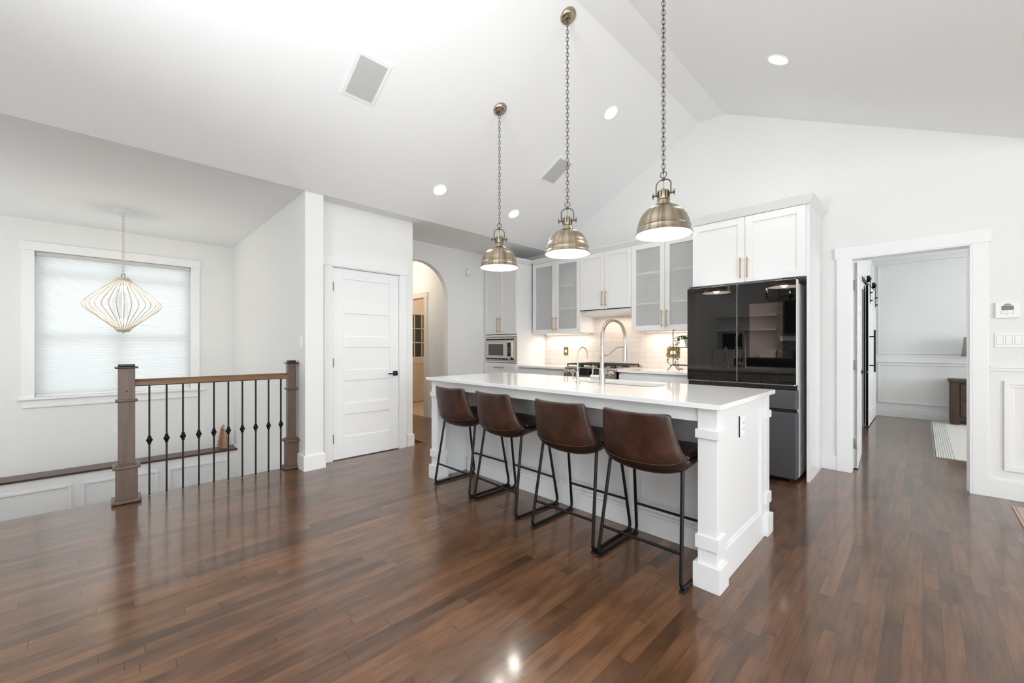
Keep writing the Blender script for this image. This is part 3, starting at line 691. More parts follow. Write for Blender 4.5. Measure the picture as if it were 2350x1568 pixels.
for zz, sg in ((1.87, -1), (1.45, 1)):
    for k in range(3):
        a = 2 * PI * k / 3 + .4; b = MB(); b.cyl((cx + .022 * math.cos(a), cy + .022 * math.sin(a), zz), (cx + .03 * math.cos(a), cy + .03 * math.sin(a), zz + sg * .06), .011, 10); build('lamp_tube', b, M_warmtube, t)
point('stair_lantern_light', (cx, cy, 1.66), 14, (1, .88, .72), .04)

# ------------------------------------------------------------------ island
I = thing('kitchen_island', 'white panelled kitchen island with square corner posts', 'island', (-1.94, 2.58, 0))
def post(b, x0, x1, y0, y1, bx0=None):
    b.box(x0, x1, y0, y1, 0, .894, .002)
    for z0, z1 in ((.744, .788), (.195, .262)): b.box(x0 - .010, x1 + .010, y0 - .010, y1 + .010, z0, z1, .002)
    b.box(x0 - .018, x1 + .018, y0 - .018, y1 + .018, 0, .122, .002)
for x0, x1, y0, y1 in ((-.795, -.702, 2.100, 2.192), (-3.172, -3.079, 2.100, 2.192), (-.795, -.702, 2.965, 3.055), (-3.172, -3.079, 2.965, 3.055)):
    b = MB(); post(b, x0, x1, y0, y1); build('corner_post', b, M_cab, I)
for xs, sg in ((-.702, 1), (-3.172, -1)):
    b = MB(); xo = xs - sg * .012; xi = xs - sg * .035
    b.box(xi, xo, 2.19, 2.97, 0, .894)
    b.box(xo, xs - sg * .002, 2.19, 2.225, .165, .845)
    b.box(xo, xs - sg * .002, 2.19, 2.97, .845, .894, .002); b.box(xo, xs - sg * .002, 2.19, 2.97, 0, .165, .002)
    ring(b, 2.225, 2.885 if sg > 0 else 2.885, .165, .845, .012, (lambda B, a0, a1, c0, c1: B.box(xo, xo + sg * .006, a0, a1, c0, c1)))
    b.box(xo, xs - sg * .002, 2.885, 2.97, .165, .845)
    build('end_panel', b, M_cab, I)
b = MB(); b.box(-3.08, -.79, 2.110, 2.130, .822, .894, .002); build('apron', b, M_cab, I)
b = MB(); b.box(-3.125, -.745, 2.50, 3.01, .0, .60); b.box(-3.13, -.74, 2.485, 2.52, .0, .894); b.box(-3.13, -.74, 2.99, 3.03, .0, .894)
n = 4
for k in range(n + 1):
    xx = -3.10 + (2.33) * k / n; b.box(xx - .045, xx + .045, 2.475, 2.487, .12, .894, .002); b.box(xx - .004, xx + .004, 2.473, 2.477, .12, .894)
b.box(-3.10, -.77, 2.455, 2.487, 0, .118, .003); b.box(-3.10, -.77, 2.468, 2.487, .118, .135, .003)
build('body_panel', b, M_cab, I)
def shaker_y(b, x0, x1, z0, z1, y, sg=-1, st=.06, t=.02):   # front face at y, facing sg
    b.box(x0, x1, y, y - sg * t * .55, z0, z1) if False else None
    yb = y - sg * t; ym = y - sg * .009
    b.box(x0 + st * .9, x1 - st * .9, ym, yb, z0 + st * .9, z1 - st * .9)
    b.box(x0, x0 + st, y, yb, z0, z1, .0015); b.box(x1 - st, x1, y, yb, z0, z1, .0015)
    b.box(x0 + st, x1 - st, y, yb, z0, z0 + st, .0015); b.box(x0 + st, x1 - st, y, yb, z1 - st, z1, .0015)
def bar_handle(parent, p0, p1, off, mt=M_brass, r=.0055):
    p0 = Vector(p0); p1 = Vector(p1); off = Vector(off); d = (p1 - p0).normalized()
    b = MB(); b.cyl(p0 + off, p1 + off, r, 10)
    for q in (p0 + d * .022, p1 - d * .022): b.cyl(q, q + off, r * .8, 8)
    return build('handle', b, mt, parent)
xs_ = [-3.05, -2.47, -1.9, -1.33, -.80]
for a, c in zip(xs_, xs_[1:]):
    b = MB(); shaker_y(b, a + .004, c - .004, .68, .88, 3.052, 1, .05); o = build('drawer', b, M_cab, I); bar_handle(o, ((a + c) / 2 - .08, 3.052, .80), ((a + c) / 2 + .08, 3.052, .80), (0, .03, 0))
    b = MB(); shaker_y(b, a + .004, c - .004, .12, .67, 3.052, 1, .06); o = build('door', b, M_cab, I); bar_handle(o, (c - .04, 3.052, .5), (c - .04, 3.052, .64), (0, .03, 0))
t = thing('island_outlet', 'white double outlet on the near end panel of the island', 'outlet', (-.714, 2.52, .755))
b = MB(); b.box(-.714, -.708, 2.475, 2.565, .70, .815, .002); build('wall_plate', b, M_plate, t)
b = MB(); b.box(-.709, -.705, 2.50, 2.545, .722, .793, .002); o = build('receptacle', b, M_plate, t)
b = MB()
for z in (.742, .775):
    for y in (2.514, 2.53): b.box(-.7055, -.7045, y - .0015, y + .0015, z - .006, z + .006)
build('slots', b, M_dark, o)
b = MB(); b.box(-.7145, -.709, 2.468, 2.476, .70, .815); build('dark_edge', b, M_dark, t)
# countertop with sink cut-out
X0, X1, Y0, Y1 = -3.215, -.675, 2.066, 3.085; sx0, sx1, sy0, sy1 = -2.03, -1.30, 2.665, 2.945
outer = [(X0, Y0), (X1, Y0), (X1, Y1), (X0, Y1)]
def hole_slab(X0, X1, Y0, Y1, hx0, hx1, hy0, hy1, z0, z1, r=.03):
    b = MB(); bm = b.bm; n = 6
    hole = []
    for (cx_, cy_, a0) in ((hx0 + r, hy0 + r, PI), (hx1 - r, hy0 + r, 1.5 * PI), (hx1 - r, hy1 - r, 0), (hx0 + r, hy1 - r, .5 * PI)):
        for k in range(n + 1): a = a0 + .5 * PI * k / n; hole.append((cx_ + r * math.cos(a), cy_ + r * math.sin(a)))
    out = [(X0, Y0), (X1, Y0), (X1, Y1), (X0, Y1)]
    for z in (z0, z1):
        O = [bm.verts.new((x, y, z)) for x, y in out]; H = [bm.verts.new((x, y, z)) for x, y in hole]; m = len(H); q = n + 1
        for s_ in range(4):
            O0 = O[s_]; O1 = O[(s_ + 1) % 4]; seg = H[s_ * q:(s_ + 1) * q]
            for k in range(n): bm.faces.new((O0, seg[k], seg[k + 1]))
            bm.faces.new((O0, seg[-1], H[((s_ + 1) * q) % m], O1))
        if z == z0: OA, HA = O, H
        else: OB, HB = O, H
    for A, B in ((OA, OB), (HA, HB)):
        for k in range(len(A)): bm.faces.new((A[k], A[(k + 1) % len(A)], B[(k + 1) % len(A)], B[k]))
    return b
o = build('island_countertop', hole_slab(X0, X1, Y0, Y1, sx0, sx1, sy0, sy1, .8945, .92), M_quartz)
bv = o.modifiers.new('edge', 'BEVEL'); bv.width = .002; bv.segments = 2; bv.limit_method = 'ANGLE'
tag(o, 'glossy white quartz worktop on the island', 'countertop')
t = thing('kitchen_sink', 'undermount stainless sink set in the island worktop', 'sink', (-1.66, 2.8, .68))
b = MB(); e = .004
b.box(sx0 - .01, sx1 + .01, sy0 - .01, sy0 - .002, .68, .893); b.box(sx0 - .01, sx1 + .01, sy1 + .002, sy1 + .01, .68, .893); b.box(sx0 - .01, sx0 - .002, sy0, sy1, .68, .893); b.box(sx1 + .002, sx1 + .01, sy0, sy1, .68, .893); b.box(sx0 - .01, sx1 + .01, sy0 - .01, sy1 + .01, .672, .68)
build('basin', b, M_steel, t)
b = MB(); b.lathe([(0, .681), (.04, .681), (.045, .684)], 24, None, False, (-1.66, 2.8, 0)); build('drain', b, M_chrome, t)

# main faucet
fx, fy = -1.645, 2.553
t = thing('spring_faucet', 'tall spring-neck kitchen faucet with pull-down sprayer on the island', 'faucet', (fx, fy, .92))
b = MB(); b.lathe([(.022, 0), (.022, .115), (.020, .118), (.0145, .120), (.0145, .203), (.018, .205), (.018, .228), (.013, .230), (.011, .30), (0, .30)], 28, None, True, (fx, fy, .92)); build('body', b, M_nickel, t)
path = [(fx, fy, 1.20)]
yc = (fy + 2.875) / 2; rr = (2.875 - fy) / 2
for k in range(1, 4): path.append((fx, fy, 1.20 + .08 * k / 4 * 1))
for k in range(25):
    a = PI - PI * k / 24; path.append((fx, yc + rr * math.cos(a), 1.262 + .140 * math.sin(a) ** .9 if 0 < k < 24 else 1.262))
b = MB(); b.tube(path, .0085, 10); build('hose', b, M_nickel, t)
# spring coil following the path
def resample(P, n):
    P = [Vector(p) for p in P]; L = [0]
    for a, c in zip(P, P[1:]): L.append(L[-1] + (c - a).length)
    out = []; j = 0
    for i in range(n):
        s_ = L[-1] * i / (n - 1)
        while j < len(L) - 2 and L[j + 1] < s_: j += 1
        f = (s_ - L[j]) / max(1e-9, L[j + 1] - L[j]); out.append(P[j].lerp(P[j + 1], f))
    return out
turns = 58; Q = resample(path, turns * 8); coil = []
for i, p in enumerate(Q):
    t0 = (Q[min(i + 1, len(Q) - 1)] - Q[max(i - 1, 0)]).normalized(); s1 = Vector((1, 0, 0)); s2 = t0.cross(s1); a = 2 * PI * i / 8
    coil.append(p + s1 * .0135 * math.cos(a) + s2 * .0135 * math.sin(a))
b = MB(); b.tube(coil, .0019, 5); build('spring', b, M_nickel, t)
b = MB(); yy = 2.875
b.cyl((fx, yy, 1.262), (fx, yy, 1.20), .008); b.cyl((fx, yy, 1.205), (fx, yy, 1.178), .0135, 20); b.cyl((fx, yy, 1.178), (fx, yy, 1.085), .0175, 24); build('sprayer_head', b, M_nickel, t)
b = MB(); b.tube([(fx, fy + .015, 1.135), (fx, fy + .07, 1.135), (fx, fy + .215, 1.197), (fx, yy - .01, 1.197)], .005, 8, fillet=.03); b.cyl((fx, yy, 1.188), (fx, yy, 1.206), .017, 20); build('support_arm', b, M_nickel, t)
b = MB(); b.cyl((fx - .015, fy - .01, .975), (fx - .075, fy - .03, .975), .019, 20); b.tube([(fx - .066, fy - .027, .985), (fx - .058, fy - .027, 1.065)], [.006, .0045], 8); build('lever', b, M_nickel, t)
# filter faucet
gx, gy = -1.855, 2.543
t = thing('filter_faucet', 'small gooseneck filter tap left of the spring faucet', 'faucet', (gx, gy, .92))
b = MB(); b.lathe([(.018, 0), (.018, .006), (.0115, .008), (.0115, .085), (.010, .088), (.006, .090)], 24, None, True, (gx, gy, .92)); build('body', b, M_nickel, t)
P2 = [(gx, gy, 1.0)] + [(gx, gy + .063 + .063 * math.cos(PI - PI * k / 16), 1.135 + .06 * math.sin(PI * k / 16)) for k in range(17)] + [(gx, gy + .128, 1.105)]
b = MB(); b.tube(P2, .0052, 10); build('spout', b, M_nickel, t)
b = MB(); b.cyl((gx - .008, gy - .005, .962), (gx - .04, gy - .018, .962), .0085, 16); b.tube([(gx - .034, gy - .016, .965), (gx - .034, gy - .016, 1.005)], .003, 6); build('lever', b, M_nickel, t)

# ------------------------------------------------------------------ stools
def bez(pts, n):
    # catmull-rom
    P = [Vector(p) for p in pts]; P = [P[0] * 2 - P[1]] + P + [P[-1] * 2 - P[-2]]; out = []
    seg = len(P) - 3
    for i in range(n):
        u = seg * i / (n - 1); k = min(int(u), seg - 1); t = u - k; a, b_, c, d = P[k:k + 4]
        out.append(.5 * ((2 * b_) + (-a + c) * t + (2 * a - 5 * b_ + 4 * c - d) * t * t + (-a + 3 * b_ - 3 * c + d) * t ** 3))
    return out
def make_stool(loc, label):
    t = thing('bar_stool', label, 'stool', (0, 0, 0), 'leather bar stools along the island')
    # control: (half width, y, z, curl)
    ctl = [(.180, .215, .588, .0), (.200, .19, .600, .012), (.218, .08, .580, .03), (.226, -.03, .558, .055), (.238, -.12, .540, .085), (.238, -.192, .560, .095), (.226, -.236, .628, .085), (.206, -.256, .722, .064), (.194, -.270, .805, .052), (.186, -.278, .864, .052)]
    A = bez([(c[1], c[2], 0) for c in ctl], 34); B = bez([(c[0], c[3], 0) for c in ctl], 34)
    rows = []; seam = []; SD = 16
    for i in range(34):
        y, z = A[i].x, A[i].y; w_, cu = B[i].x, B[i].y; j0, j1 = max(0, i - 1), min(33, i + 1)
        tg = Vector((0, A[j1].x - A[j0].x, A[j1].y - A[j0].y)).normalized(); nrm = Vector((0, -tg.z, tg.y)) * -1
        if nrm.z < 0 and i < 12: nrm = -nrm
        nrm = Vector((0, tg.z, -tg.y))
        if i < 16 and nrm.z < 0: nrm = -nrm
        row = []
        top = max(0, (i - 28) / 5.0)
        for k in range(SD + 1):
            s_ = -1 + 2 * k / SD; ax = abs(s_)
            p = Vector((w_ * math.sin(s_ * PI / 2 * .93) / math.sin(PI / 2 * .93), y, z)) + nrm * cu * ax ** 2.2
            if i > 28: p.z += (.006 * ax ** 2 - .016 * ax ** 8) * top
            row.append(p)
        rows.append(row)
        if i == 21: seam = [p - nrm * .0165 for p in row[1:-1]]
    b = MB(); b.grid(rows); b.smooth = True
    o = build('seat_shell', b, [M_leather, M_seatdark], t, norm=True)
    for pi, pf in enumerate(o.data.polygons):
        if pi // SD < 21: pf.material_index = 1
    so = o.modifiers.new('thick', 'SOLIDIFY'); so.thickness = .024; so.offset = 0
    sb = o.modifiers.new('round', 'SUBSURF'); sb.levels = 1; sb.render_levels = 1
    # stitched seam
    b = MB(); b.tube([Vector(p) for p in seam], .0018, 6); build('stitched_seam', b, M_stitch, t)
    # dark seat cushion
    b = MB(); rr = []
    for i in range(0, 14):
        row = rows[i]; rr.append([Vector((p.x * .93, p.y if i else p.y - .004, p.z + .022 + .012 * (1 - (abs(k - 8) / 8) ** 4))) for k, p in enumerate(row)])
    b.grid(rr); b.smooth = True; o = build('seat_pad', b, M_seatdark, t); so = o.modifiers.new('thick', 'SOLIDIFY'); so.thickness = .024; so.offset = 0
    for sg in (-1, 1):
        b = MB(); xb, xt = sg * .236, sg * .207
        b.tube([(xt * .9, -.10, .600), (xt, -.135, .575), (xb, -.222, .012), (xb, .222, .012), (xt, .13, .560), (xt * .9, .12, .588)], .0098, 10, fillet=.045)
        build('leg_frame', b, M_black, t)
        for yy in (-.20, .20):
            b = MB(); b.box(xb - .013, xb + .013, yy - .022, yy + .022, 0, .012, .003); build('foot_glide', b, M_blackm, t)
    def fx_(z): f = (z - .012) / .565; return .236 + (.212 - .236) * f
    b = MB(); f = (.175 - .012) / .563; b.cyl((-fx_(.175), -.222 + .117 * f, .175), (fx_(.175), -.222 + .117 * f, .175), .0078, 10); build('footrest', b, M_black, t)
    f = (.205 - .012) / .56; b = MB(); b.cyl((-fx_(.205), .222 - .092 * f, .205), (fx_(.205), .222 - .092 * f, .205), .0078, 10); build('footrest', b, M_black, t)
    t.location = loc[:3]; t.rotation_euler[2] = loc[3] if len(loc) > 3 else 0
    return t
st0 = make_stool((-1.060, 2.192, 0, .0), 'brown leather bar stool nearest the camera, at the right end of the island')
dup(st0, (-1.582, 2.205, 0), 'brown leather bar stool second from the near end of the island', .01)
dup(st0, (-2.208, 2.225, 0), 'brown leather bar stool third from the near end, its back turned slightly outward', -.04)
dup(st0, (-2.752, 2.235, 0), 'brown leather bar stool farthest from the camera, beside the pantry end', .0)

# ------------------------------------------------------------------ tower cabinet and microwave
TW = thing('tall_oven_cabinet', 'tall white corner cabinet holding the microwave', 'cabinet', (-4.66, 4.7, 0))
tx0, tx1, ty = -5.035, -4.29, 4.36
b = MB(); b.box(tx0, tx0 + .02, ty, 5.01, .0, 2.46); b.box(tx1 - .02, tx1, ty, 5.01, 0, 2.46); b.box(tx0 + .01, tx1 - .01, ty + .02, 5.005, 2.44, 2.459); b.box(tx0 + .01, tx1 - .01, ty + .33, 5.009, .01, 2.45)
b.box(tx0 + .01, tx1 - .01, ty + .001, 4.9, .955, .975); b.box(tx0 + .01, tx1 - .01, ty + .001, 4.9, 1.355, 1.385); b.box(tx0 + .01, tx1 - .01, ty + .05, 4.9, .0, .1)
build('carcass', b, M_cab, TW)
def crown_poly(y): return [(y, 2.46), (y - .012, 2.47), (y - .045, 2.515), (y - .05, 2.53), (y + .06, 2.53), (y + .06, 2.46)]
b = MB(); b.prism([(v, z) for v, z in crown_poly(ty)], tx0, tx1 + .0, 'x'); b.prism([(tx1, 2.46), (tx1 + .012, 2.47), (tx1 + .045, 2.515), (tx1 + .05, 2.53), (tx1 - .06, 2.53), (tx1 - .06, 2.46)], ty - .05, 4.66, 'y')
build('crown_moulding', b, M_cab, TW)
tm = (tx0 + tx1) / 2
for a, c, hs in ((tx0 + .014, tm - .002, 1), (tm + .002, tx1 - .012, -1)):
    b = MB(); shaker_y(b, a, c, 1.395, 2.45, ty - .02, -1, .058); o = build('door', b, M_cab, TW)
    hx = c - .03 if hs > 0 else a + .03; bar_handle(o, (hx, ty - .02, 1.42), (hx, ty - .02, 1.655), (0, -.03, 0))
b = MB(); shaker_y(b, tx0 + .014, tx1 - .012, .66, .945, ty - .02, -1, .058); o = build('drawer', b, M_cab, TW); bar_handle(o, (tm - .11, ty - .02, .875), (tm + .11, ty - .02, .875), (0, -.03, 0))
b = MB(); shaker_y(b, tx0 + .014, tx1 - .012, .11, .65, ty - .02, -1, .058); build('drawer', b, M_cab, TW)
MW = thing('microwave_oven', 'built-in stainless microwave with vented trim in the corner cabinet', 'microwave', (-4.66, 4.36, .98))
u0, u1, v0, v1, yf = -5.01, -4.315, .983, 1.346, 4.345
b = MB(); ring(b, u0, u1, v0, v1, .058, lambda B, a0, a1, c0, c1: B.box(a0, a1, yf, yf + .02, c0, c1, .001)); b.box(u0 + .058, u0 + .085, yf + .003, yf + .02, v0, v1); b.box(u1 - .098, u1 - .058, yf + .003, yf + .02, v0, v1); build('trim_kit', b, M_steel, MW)
for zz in (v0 + .026, v1 - .034):
    b = MB()
    for k in range(7): xk = u0 + .03 + k * .091; b.box(xk, xk + .082, yf - .002, yf + .001, zz - .012, zz + .012)
    build('vent', b, M_dark, MW)
b = MB(); b.box(u0 + .066, u1 - .070, yf - .02, yf + .3, v0 + .0545, v1 - .060, .003); build('body', b, M_steel, MW)
b = MB(); b.box(-4.905, -4.565, yf - .0225, yf - .019, 1.062, 1.240, .001); build('window', b, mat('microwave_window', (84, 82, 80), .3), MW)
b = MB(); b.box(-4.472, -4.402, yf - .0225, yf - .019, 1.055, 1.262, .001); o = build('control_panel', b, M_tv, MW)
b = MB()
for r_ in range(5):
    for c_ in range(3): b.box(-4.462 + c_ * .018, -4.450 + c_ * .018, yf - .024, yf - .022, 1.10 + r_ * .022, 1.106 + r_ * .022)
build('keypad', b, M_hgrey, o)
b = MB(); b.box(-4.472, -4.402, yf - .0225, yf - .019, 1.006, 1.045, .001); build('open_button', b, mat('pinkish_button', (200, 186, 178), .4, .5), MW)

# ------------------------------------------------------------------ upper cabinets
def upper(label, x0, x1, z0, glass, yf=4.67, z1=2.46, shelves=(), crown=True, hz=None):
    t = thing('wall_cabinet', label, 'cabinet', ((x0 + x1) / 2, 4.85, z0))
    b = MB(); b.box(x0, x0 + .018, yf, 5.018, z0, z1); b.box(x1 - .018, x1, yf, 5.018, z0, z1); b.box(x0 + .01, x1 - .01, yf + .001, 5.017, z0 + .001, z0 + .018); b.box(x0 + .01, x1 - .01, yf + .001, 5.017, z1 - .018, z1 - .001); b.box(x0 + .01, x1 - .01, 5.0, 5.017, z0 + .01, z1 - .01)
    build('carcass', b, M_cab, t)
    for s_ in shelves:
        b = MB(); b.box(x0 + .018, x1 - .018, yf + .004, 5.0, s_ - .009, s_ + .009); build('shelf', b, M_trim, t)
    xm = (x0 + x1) / 2; st = .058
    for a, c, hs in ((x0 + .002, xm - .0015, 1), (xm + .0015, x1 - .002, -1)):
        b = MB()
        if glass:
            y = yf - .02
            b.box(a, a + st, y, yf, z0, z1 - .004, .0015); b.box(c - st, c, y, yf, z0, z1 - .004, .0015); b.box(a + st, c - st, y, yf, z0, z0 + st, .0015); b.box(a + st, c - st, y, yf, z1 - .004 - st, z1 - .004, .0015)
        else: shaker_y(b, a, c, z0, z1 - .004, yf - .02, -1, st)
        o = build('door', b, M_cab, t)
        if glass:
            b = MB(); b.box(a + st - .005, c - st + .005, yf - .012, yf - .008, z0 + st - .005, z1 - st); build('glass_pane', b, M_frost, o)
            for hzz in ((z0 + .14, (z0 + z1) / 2, z1 - .16) if hs > 0 else ()):
                b = MB(); b.box(a + st - .004, a + st + .014, yf - .004, yf + .004, hzz - .012, hzz + .012); build('hinge', b, M_hinge, o)
        hx = c - .028 if hs > 0 else a + .028
        h0 = z0 + .035 if hz is None else hz
        bar_handle(o, (hx, yf - .02, h0), (hx, yf - .02, h0 + .2), (0, -.03, 0))
    if crown:
        b = MB(); b.prism([(v, z) for v, z in crown_poly(yf)], x0, x1, 'x'); build('crown_moulding', b, M_cab, t)
    return t
upper('white wall cabinet with frosted glass doors, left one beside the corner cabinet', -4.24, -3.353, 1.40, True, shelves=(1.75, 2.08))
upper('white wall cabinet with solid doors above the range hood', -3.353, -2.567, 1.70, False)
upper('white wall cabinet with frosted glass doors, right one beside the fridge', -2.567, -1.71, 1.40, True, shelves=(1.73, 2.10))
# fridge cabinet + end panel
t = thing('fridge_cabinet', 'deep white cabinet above the black refrigerator with its full-height side panel', 'cabinet', (-1.2, 4.7, 1.82))
fy_ = 4.37
b = MB(); b.box(-1.70, -.72, fy_, 5.017, 1.825, 2.459); b.box(-1.70, -1.685, fy_, 5.018, 0.0, 1.83); build('carcass', b, M_cab, t)
b = MB(); b.box(-.722, -.700, 4.385, 5.018, 0, 2.46, .001); build('side_panel', b, M_cab, t)
for a, c, hs in ((-1.697, -1.205, 1), (-1.202, -.724, -1)):
    b = MB(); shaker_y(b, a, c, 1.826, 2.455, fy_ - .02, -1, .065); o = build('door', b, M_cab, t); hx = c - .035 if hs > 0 else a + .022; bar_handle(o, (hx, fy_ - .02, 1.86), (hx, fy_ - .02, 2.06), (0, -.03, 0))
b = MB(); pts = [(-1.74, 4.32), (-.655, 4.32)]
b.hexa([(-1.70, fy_ - .02, 2.46), (-.70, fy_ - .02, 2.46), (-.70, 5.018, 2.46), (-1.70, 5.018, 2.46), (-1.70, fy_ - .065, 2.53), (-.655, fy_ - .065, 2.53), (-.655, 5.018, 2.53), (-1.70, 5.018, 2.53)])
build('crown_moulding', b, M_cab, t)
# hood
t = thing('range_hood', 'slim white range hood under the cabinet above the range', 'hood', (-2.96, 4.8, 1.65))
b = MB(); b.hexa([(-3.345, 4.66, 1.652), (-2.575, 4.66, 1.652), (-2.575, 5.008, 1.625), (-3.345, 5.008, 1.625), (-3.345, 4.64, 1.698), (-2.575, 4.64, 1.698), (-2.575, 5.008, 1.698), (-3.345, 5.008, 1.698)]); build('housing', b, M_plate, t)
b = MB(); b.box(-3.343, -2.577, 4.634, 4.64, 1.688, 1.700); build('dark_top_edge', b, M_blackm, t)
b = MB(); b.box(-3.31, -3.24, 4.643, 4.646, 1.672, 1.676, 0, None); build('badge', b, M_hgrey, t)
# under-cabinet lights
for x0, x1, lb in ((-4.20, -3.40, 'slim warm light bar under the left glass cabinet'), (-2.52, -1.76, 'slim warm light bar under the right glass cabinet')):
    t = thing('under_cabinet_light', lb, 'light', ((x0 + x1) / 2, 4.9, 1.395)); b = MB(); b.box(x0, x1, 4.92, 4.95, 1.388, 1.40); build('housing', b, M_plate, t)
    b = MB(); b.box(x0 + .01, x1 - .01, 4.924, 4.946, 1.386, 1.388); build('diffuser', b, M_led, t)
    area('under_cabinet_lamp', ((x0 + x1) / 2, 4.88, 1.380), ((x0 + x1) / 2, 4.92, 0), x1 - x0, .03, 2.3, (1, .88, .74), 170)
area('range_hood_lamp', (-2.96, 4.85, 1.615), (-2.96, 4.88, 0), .5, .06, 1.6, (1, .78, .58), 170)

# counters & base cabinets
def basecab(x0, x1, label, n):
    t = thing('base_cabinet', label, 'cabinet', ((x0 + x1) / 2, 4.7, 0)); b = MB(); b.box(x0, x1, 4.41, 5.01, .10, .885); b.box(x0, x1, 4.47, 5.01, 0, .1); build('carcass', b, M_cab, t)
    w_ = (x1 - x0) / n
    for k in range(n):
        a, c = x0 + k * w_ + .002, x0 + (k + 1) * w_ - .002
        for z0, z1 in ((.115, .38), (.385, .65), (.655, .865)):
            b = MB(); b.box(a, c, 4.39, 4.41, z0, z1, .002); o = build('drawer', b, M_cab, t); bar_handle(o, ((a + c) / 2 - .09, 4.39, z1 - .12), ((a + c) / 2 + .09, 4.39, z1 - .12), (0, -.03, 0))
basecab(-4.285, -3.375, 'white base cabinet left of the range', 1); basecab(-2.595, -1.705, 'white base cabinet between the range and the fridge', 1)
for x0, x1, lb in ((-4.288, -3.368, 'white quartz counter left of the range'), (-2.600, -1.702, 'white quartz counter between the range and the fridge')):
    b = MB(); b.box(x0, x1, 4.365, 5.007, .892, .92, .002); tag(build('countertop', b, M_quartz), lb, 'countertop')

# range
t = thing('gas_range', 'stainless slide-in gas range with black grates behind the island', 'range', (-2.985, 4.66, 0))
rx0, rx1 = -3.362, -2.606
b = MB(); b.box(rx0, rx1, 4.36, 5.0, .02, .90); build('body', b, M_blackm, t)
b = MB(); b.box(rx0 - .004, rx1 + .004, 4.33, 5.0, .90, .935, .004); b.box(rx0, rx1, 4.95, 5.0, .93, .955, .003); build('cooktop', b, M_steel, t)
b = MB(); b.hexa([(rx0, 4.30, .815), (rx1, 4.30, .815), (rx1, 4.40, .815), (rx0, 4.40, .815), (rx0, 4.335, .935), (rx1, 4.335, .935), (rx1, 4.40, .935), (rx0, 4.40, .935)]); b.box(rx0, rx1, 4.292, 4.32, .80, .83, .008); cp = build('control_panel', b, mat('range_panel_steel', (150, 138, 126), .25, 1), t)
b = MB(); b.hexa([(-3.12, 4.299, .835), (-2.80, 4.299, .835), (-2.80, 4.31, .835), (-3.12, 4.31, .835), (-3.12, 4.326, .925), (-2.80, 4.326, .925), (-2.80, 4.335, .925), (-3.12, 4.335, .925)]); build('display', b, M_tv, cp)
for x in (-3.315, -3.225, -2.96, -2.735, -2.65):
    b = MB(); A = Vector((x, 4.318, .875)); nn = Vector((0, -.96, .28)); b.cyl(A, A + nn * .012, .031, 24); b.cyl(A + nn * .012, A + nn * .042, .022, 24, .019); build('knob', b, M_steel if x != -2.96 else M_tv, t)
b = MB(); b.box(rx0 + .005, rx1 - .005, 4.33, 4.36, .22, .79, .004); o = build('oven_door', b, M_steel, t)
b = MB(); b.tube([(rx0 + .06, 4.285, .745), (rx1 - .06, 4.285, .745)], .011); 
for x in (rx0 + .08, rx1 - .08): b.cyl((x, 4.33, .745), (x, 4.285, .745), .008)
build('handle', b, M_steel, o)
for k in range(3):
    gx0 = rx0 + .01 + k * .2475; gx1 = gx0 + .24; b = MB(); z = .962
    for x in (gx0, (gx0 + gx1) / 2 - .005, gx1 - .012): b.box(x, x + .012, 4.36, 4.94, z, z + .016, .003)
    for j in range(7): y = 4.36 + j * .0947; b.box(gx0, gx1, y, y + .011, z, z + .015, .003)
    for x in (gx0, gx1 - .012):
        for y in (4.36, 4.928): b.box(x, x + .012, y, y + .012, .935, z)
    build('grate', b, M_grate, t)
for x, y in ((-3.24, 4.5), (-3.24, 4.8), (-2.98, 4.65), (-2.73, 4.5), (-2.73, 4.8)):
    b = MB(); b.lathe([(.045, .934), (.045, .945), (.03, .952), (0, .953)], 20, None, False, (x, y, 0)); build('burner', b, M_grate, t)

# ------------------------------------------------------------------ fridge
t = thing('refrigerator', 'black glass french-door refrigerator with dark steel drawers', 'refrigerator', (-1.24, 4.6, 0))
b = MB(); b.box(-1.704, -.776, 4.34, 4.98, .03, 1.765); build('cabinet_body', b, M_fside, t)
b = MB(); b.box(-1.69, -.79, 4.30, 4.9, .015, .05)
for x in (-1.65, -.83): b.cyl((x, 4.33, 0), (x, 4.33, .03), .02)
build('base_grille', b, M_dark, t)
for x0, x1, lb in ((-1.709, -1.2425, 0), (-1.2375, -.771, 1)):
    b = MB(); b.box(x0, x1, 4.243, 4.335, .862, 1.793, .004); o = build('door', b, M_fside, t)
    b = MB(); b.box(x0 + .002, x1 - .002, 4.236, 4.244, .864, 1.791, .001); build('glass_front', b, M_bglass, o)
    if lb: b = MB(); b.box(-1.134, -.872, 4.2350, 4.2362, 1.104, 1.596); build('view_panel', b, M_vglass, o)
    b = MB(); b.box(x0, x1, 4.237, 4.243, 1.7915, 1.7945); b.box(x0 + .003, x1 - .003, 4.24, 4.30, .856, .862); build('edge_trim', b, M_chrome, o)
b = MB(); b.box(-1.705, -.775, 4.262, 4.305, .812, .857); build('handle_recess', b, M_bglass, t)
for z0, z1 in ((.648, .812), (.040, .617)):
    b = MB(); b.box(-1.709, -.771, 4.240, 4.335, z0, z1, .004); build('drawer', b, M_fsteel, t)
b = MB(); b.box(-1.705, -.775, 4.266, 4.305, .617, .648); build('handle_recess', b, M_dark, t)
for hx0, hx1 in ((-1.695, -1.60), (-.88, -.785)):
    b = MB(); b.box(hx0, hx1, 4.25, 4.40, 1.793, 1.81, .003); build('hinge_cover', b, M_blackm, t)
b = MB(); b.box(-.80, -.772, 4.25, 4.30, .8595, .8635); b.cyl((-.785, 4.232, .858), (-.785, 4.232, .866), .006); build('hinge_pin', b, M_chrome, t)

